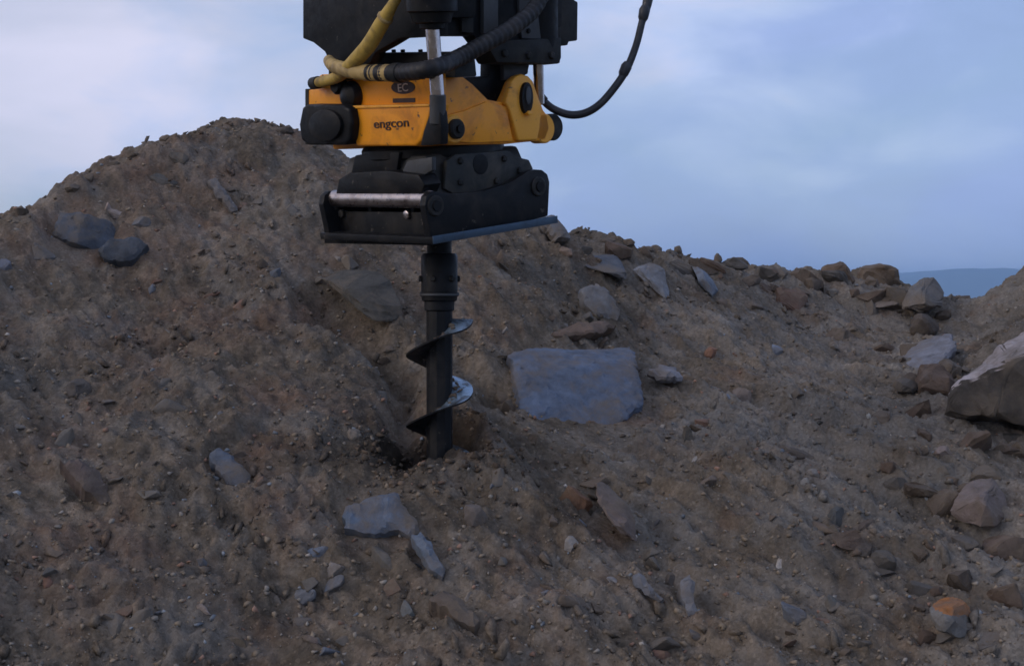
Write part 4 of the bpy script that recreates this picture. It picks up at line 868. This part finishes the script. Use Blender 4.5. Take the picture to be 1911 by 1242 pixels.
# further single stones, look-alikes told apart only by place
kinds = [('grey', 'small grey angular stone lying loose on the heap', 'grey stones on the heap', (.20, .185, .165)),
         ('brown', 'small earth-brown stone half sunk in the heap', 'brown stones on the heap', (.17, .13, .10)),
         ('blue', 'small slate-blue chip of stone on the heap', 'slate-blue stones on the heap', (.20, .23, .28)),
         ('red', 'small rust-red stone on the heap', 'red stones on the heap', (.25, .14, .10)),
         ('pale', 'small pale pebble standing out on the heap', 'pale pebbles on the heap', (.45, .41, .37))]
protos = []
for k in range(10):
    rs = np.random.default_rng(100 + k); bm = bmesh.new()
    q = rs.normal(size=(12, 3)); q /= np.abs(q).max(1)[:, None]; q *= rs.uniform(.7, 1, (12, 1)) * np.array([.5, .38, .3])
    for v_ in q: bm.verts.new(v_)
    r_ = bmesh.ops.convex_hull(bm, input=bm.verts); bmesh.ops.delete(bm, geom=[g for g in r_['geom_interior'] if isinstance(g, bmesh.types.BMVert)], context='VERTS')
    bmesh.ops.bevel(bm, geom=list(bm.edges), offset=.025, segments=1, affect='EDGES', clamp_overlap=True); bmesh.ops.recalc_face_normals(bm, faces=bm.faces)
    me = bpy.data.meshes.new('stone'); bm.to_mesh(me); bm.free(); me.materials.append(MATS['stone'])
    me.polygons.foreach_set('use_smooth', [True] * len(me.polygons)); me.set_sharp_from_angle(angle=R(30)); protos.append(me)
cnt = 0
while cnt < 185:
    px, py = random.uniform(5, 1905), random.uniform(300, 1235)
    if px < 500 and py < 420 - .35 * px + 60: continue
    if 730 < px < 910 and py < 900: continue
    if px > 1050 and py < 500: continue
    if py < 470 and px > 560: continue
    p = hit(px, py)
    if p[1] > 9.5: continue
    kd = random.choices(range(5), (32, 40, 12, 11, 5))[0]; nm, lab, grp, cl = kinds[kd]
    s = random.uniform(.03, .095) * (.6 if kd == 4 else 1) * (p[1] / 5) ** .5
    if random.random() < .12: s *= 1.6
    o = bpy.data.objects.new('stone', protos[random.randrange(10)]); o.scale = (s * random.uniform(1, 1.5), s, s * random.uniform(.7, 1.2))
    o.location = p - np.array([0, 0, s * .2]); o.rotation_euler = (random.uniform(.1, .9), random.uniform(-.9, .9), random.uniform(0, 6.28))
    j = random.uniform(.6, 1.0); o.color = (cl[0] * j, cl[1] * j, cl[2] * j, 1)
    link(o); tag(o, lab, 'stone', grp); cnt += 1

# ------------------------------------------------------------------ gravel and clods: past counting, one object
def gravel(name, n_, smin, smax, power, tints, wts, seed, label, along=0, mat='gravel', ring=None):
    rs = np.random.default_rng(seed)
    tv, tf = [], []
    for k in range(10):
        bm = bmesh.new(); q = rs.normal(size=(9, 3)); q /= np.linalg.norm(q, axis=1)[:, None]; q *= rs.uniform(.7, 1, (9, 1)) * np.array([.55, .45, .36])
        for v_ in q: bm.verts.new(v_)
        r_ = bmesh.ops.convex_hull(bm, input=bm.verts); bmesh.ops.delete(bm, geom=[g for g in r_['geom_interior'] if isinstance(g, bmesh.types.BMVert)], context='VERTS')
        bmesh.ops.recalc_face_normals(bm, faces=bm.faces); bm.verts.index_update()
        tv.append(np.array([v.co[:] for v in bm.verts])); tf.append(np.array([[v.index for v in f_.verts] for f_ in bm.faces])); bm.free()
    # uniform over the slope, thinned with distance
    y = 3.2 + (10.8 - 3.2) * rs.random(n_) ** 1.5; x = rs.uniform(-.47, .47, n_) * y * 1.0
    if along:                               # more lumps break the crest line
        ne = 420; pxe = np.concatenate([rs.uniform(10, 560, ne // 2), rs.uniform(1050, 1780, ne // 2)])
        dce = np.interp(pxe, _cr[:, 0], _cr[:, 2]) + rs.normal(size=ne) * .12; y[:ne] = dce; x[:ne] = (pxe - CX) / FPX * dce
    if ring is not None:
        aa = rs.uniform(0, 2 * np.pi, n_); rr_ = .15 + np.abs(rs.normal(size=n_)) * .085; x = HOLE[0] - .02 + np.cos(aa) * rr_ * 1.25; y = HOLE[1] + .02 + np.sin(aa) * rr_
    z = terr(x, y); s = smin * (smax / smin) ** (rs.random(n_) ** power)
    if along: s[:420] = rs.uniform(.02, .075, 420)
    first = np.arange(n_) < 420
    keep = np.hypot(x - HOLE[0], y - HOLE[1]) > .13
    if along: keep &= (np.arange(n_) < 420) | ((perlin(x / .9 + 5, y / .8, 13) + .35 * perlin(x / .3, y / .3, 14) + rs.normal(size=n_) * .12) > .08)
    x, y, z, s, first = x[keep], y[keep], z[keep], s[keep], first[keep]; n_ = len(x)
    an = rs.uniform(0, 2 * np.pi, (n_, 3)); c, sn = np.cos(an), np.sin(an)
    Rx = np.zeros((n_, 3, 3)); Rx[:, 0, 0] = 1; Rx[:, 1, 1] = c[:, 0]; Rx[:, 1, 2] = -sn[:, 0]; Rx[:, 2, 1] = sn[:, 0]; Rx[:, 2, 2] = c[:, 0]
    Rz = np.zeros((n_, 3, 3)); Rz[:, 2, 2] = 1; Rz[:, 0, 0] = c[:, 1]; Rz[:, 0, 1] = -sn[:, 1]; Rz[:, 1, 0] = sn[:, 1]; Rz[:, 1, 1] = c[:, 1]
    M = Rz @ Rx
    if along:
        e = .1; dzx = (terr0(x + e, y) - terr0(x - e, y)) / (2 * e); dzy = (terr0(x, y + e) - terr0(x, y - e)) / (2 * e)
        fv = np.stack([-dzx, -dzy, -(dzx ** 2 + dzy ** 2)], -1); fv += rs.normal(size=(n_, 3)) * .22; fv /= np.linalg.norm(fv, axis=1)[:, None]
        nv = np.stack([-dzx, -dzy, np.ones(n_)], -1) + rs.normal(size=(n_, 3)) * .3; nv -= (nv * fv).sum(1)[:, None] * fv; nv /= np.linalg.norm(nv, axis=1)[:, None]
        M2 = np.stack([fv * along, np.cross(nv, fv), nv], -1); M2[first] = M[first]; M = M2
    tid = rs.integers(0, 10, n_); ti = rs.choice(len(tints), n_, p=np.array(wts) / sum(wts))
    tc_ = np.array(tints)[ti] * rs.uniform(.7, 1.3, (n_, 1))
    V_, F_, C_ = [], [], []; off = 0
    for k in range(10):
        m_ = tid == k; cnt_ = int(m_.sum()); t = tv[k]
        vv = np.einsum('nij,vj->nvi', M[m_], t) * s[m_][:, None, None] + np.stack([x[m_], y[m_], z[m_] + s[m_] * .08], -1)[:, None, :]
        V_.append(vv.reshape(-1, 3)); F_.append((tf[k][None] + (np.arange(cnt_) * len(t))[:, None, None] + off).reshape(-1, 3)); off += cnt_ * len(t)
        C_.append(np.repeat(tc_[m_], len(t), 0))
    V_ = np.concatenate(V_); F_ = np.concatenate(F_); C_ = np.concatenate(C_)
    me = bpy.data.meshes.new(name); me.vertices.add(len(V_)); me.vertices.foreach_set('co', V_.ravel().astype(np.float32))
    me.loops.add(F_.size); me.loops.foreach_set('vertex_index', F_.ravel().astype(np.int32)); me.polygons.add(len(F_)); me.polygons.foreach_set('loop_start', np.arange(0, F_.size, 3, dtype=np.int32))
    me.update(calc_edges=True)
    at_ = me.color_attributes.new('tint', 'FLOAT_COLOR', 'POINT'); at_.data.foreach_set('color', np.concatenate([C_, np.ones((len(C_), 1))], 1).ravel().astype(np.float32))
    me.materials.append(MATS[mat]); o = link(bpy.data.objects.new(name, me)); tag(o, label, {'gravel': 'gravel', 'drill_spoil': 'spoil'}.get(name, 'clods'), kind='stuff'); return o
gravel('drill_spoil', 700, .008, .045, 1.9, [(.11, .082, .058), (.15, .11, .078), (.07, .053, .04)], (4, 3, 3), 47, 'fresh dark spoil crumbs thrown up round the drill hole', ring=1)
gravel('gravel', 38000, .007, .036, 2.8, [(.21, .168, .122), (.235, .21, .178), (.21, .23, .25), (.26, .16, .115), (.46, .41, .35), (.13, .105, .083)], (60, 20, 4, 7, .7, 14), 41, 'loose gravel and earth crumbs covering the whole heap')
gravel('earth_clods', 9500, .014, .07, 2.6, [(.2, .15, .11)], (1,), 43, 'lumps of brown earth crusting the heap', along=1.6, mat='soil')
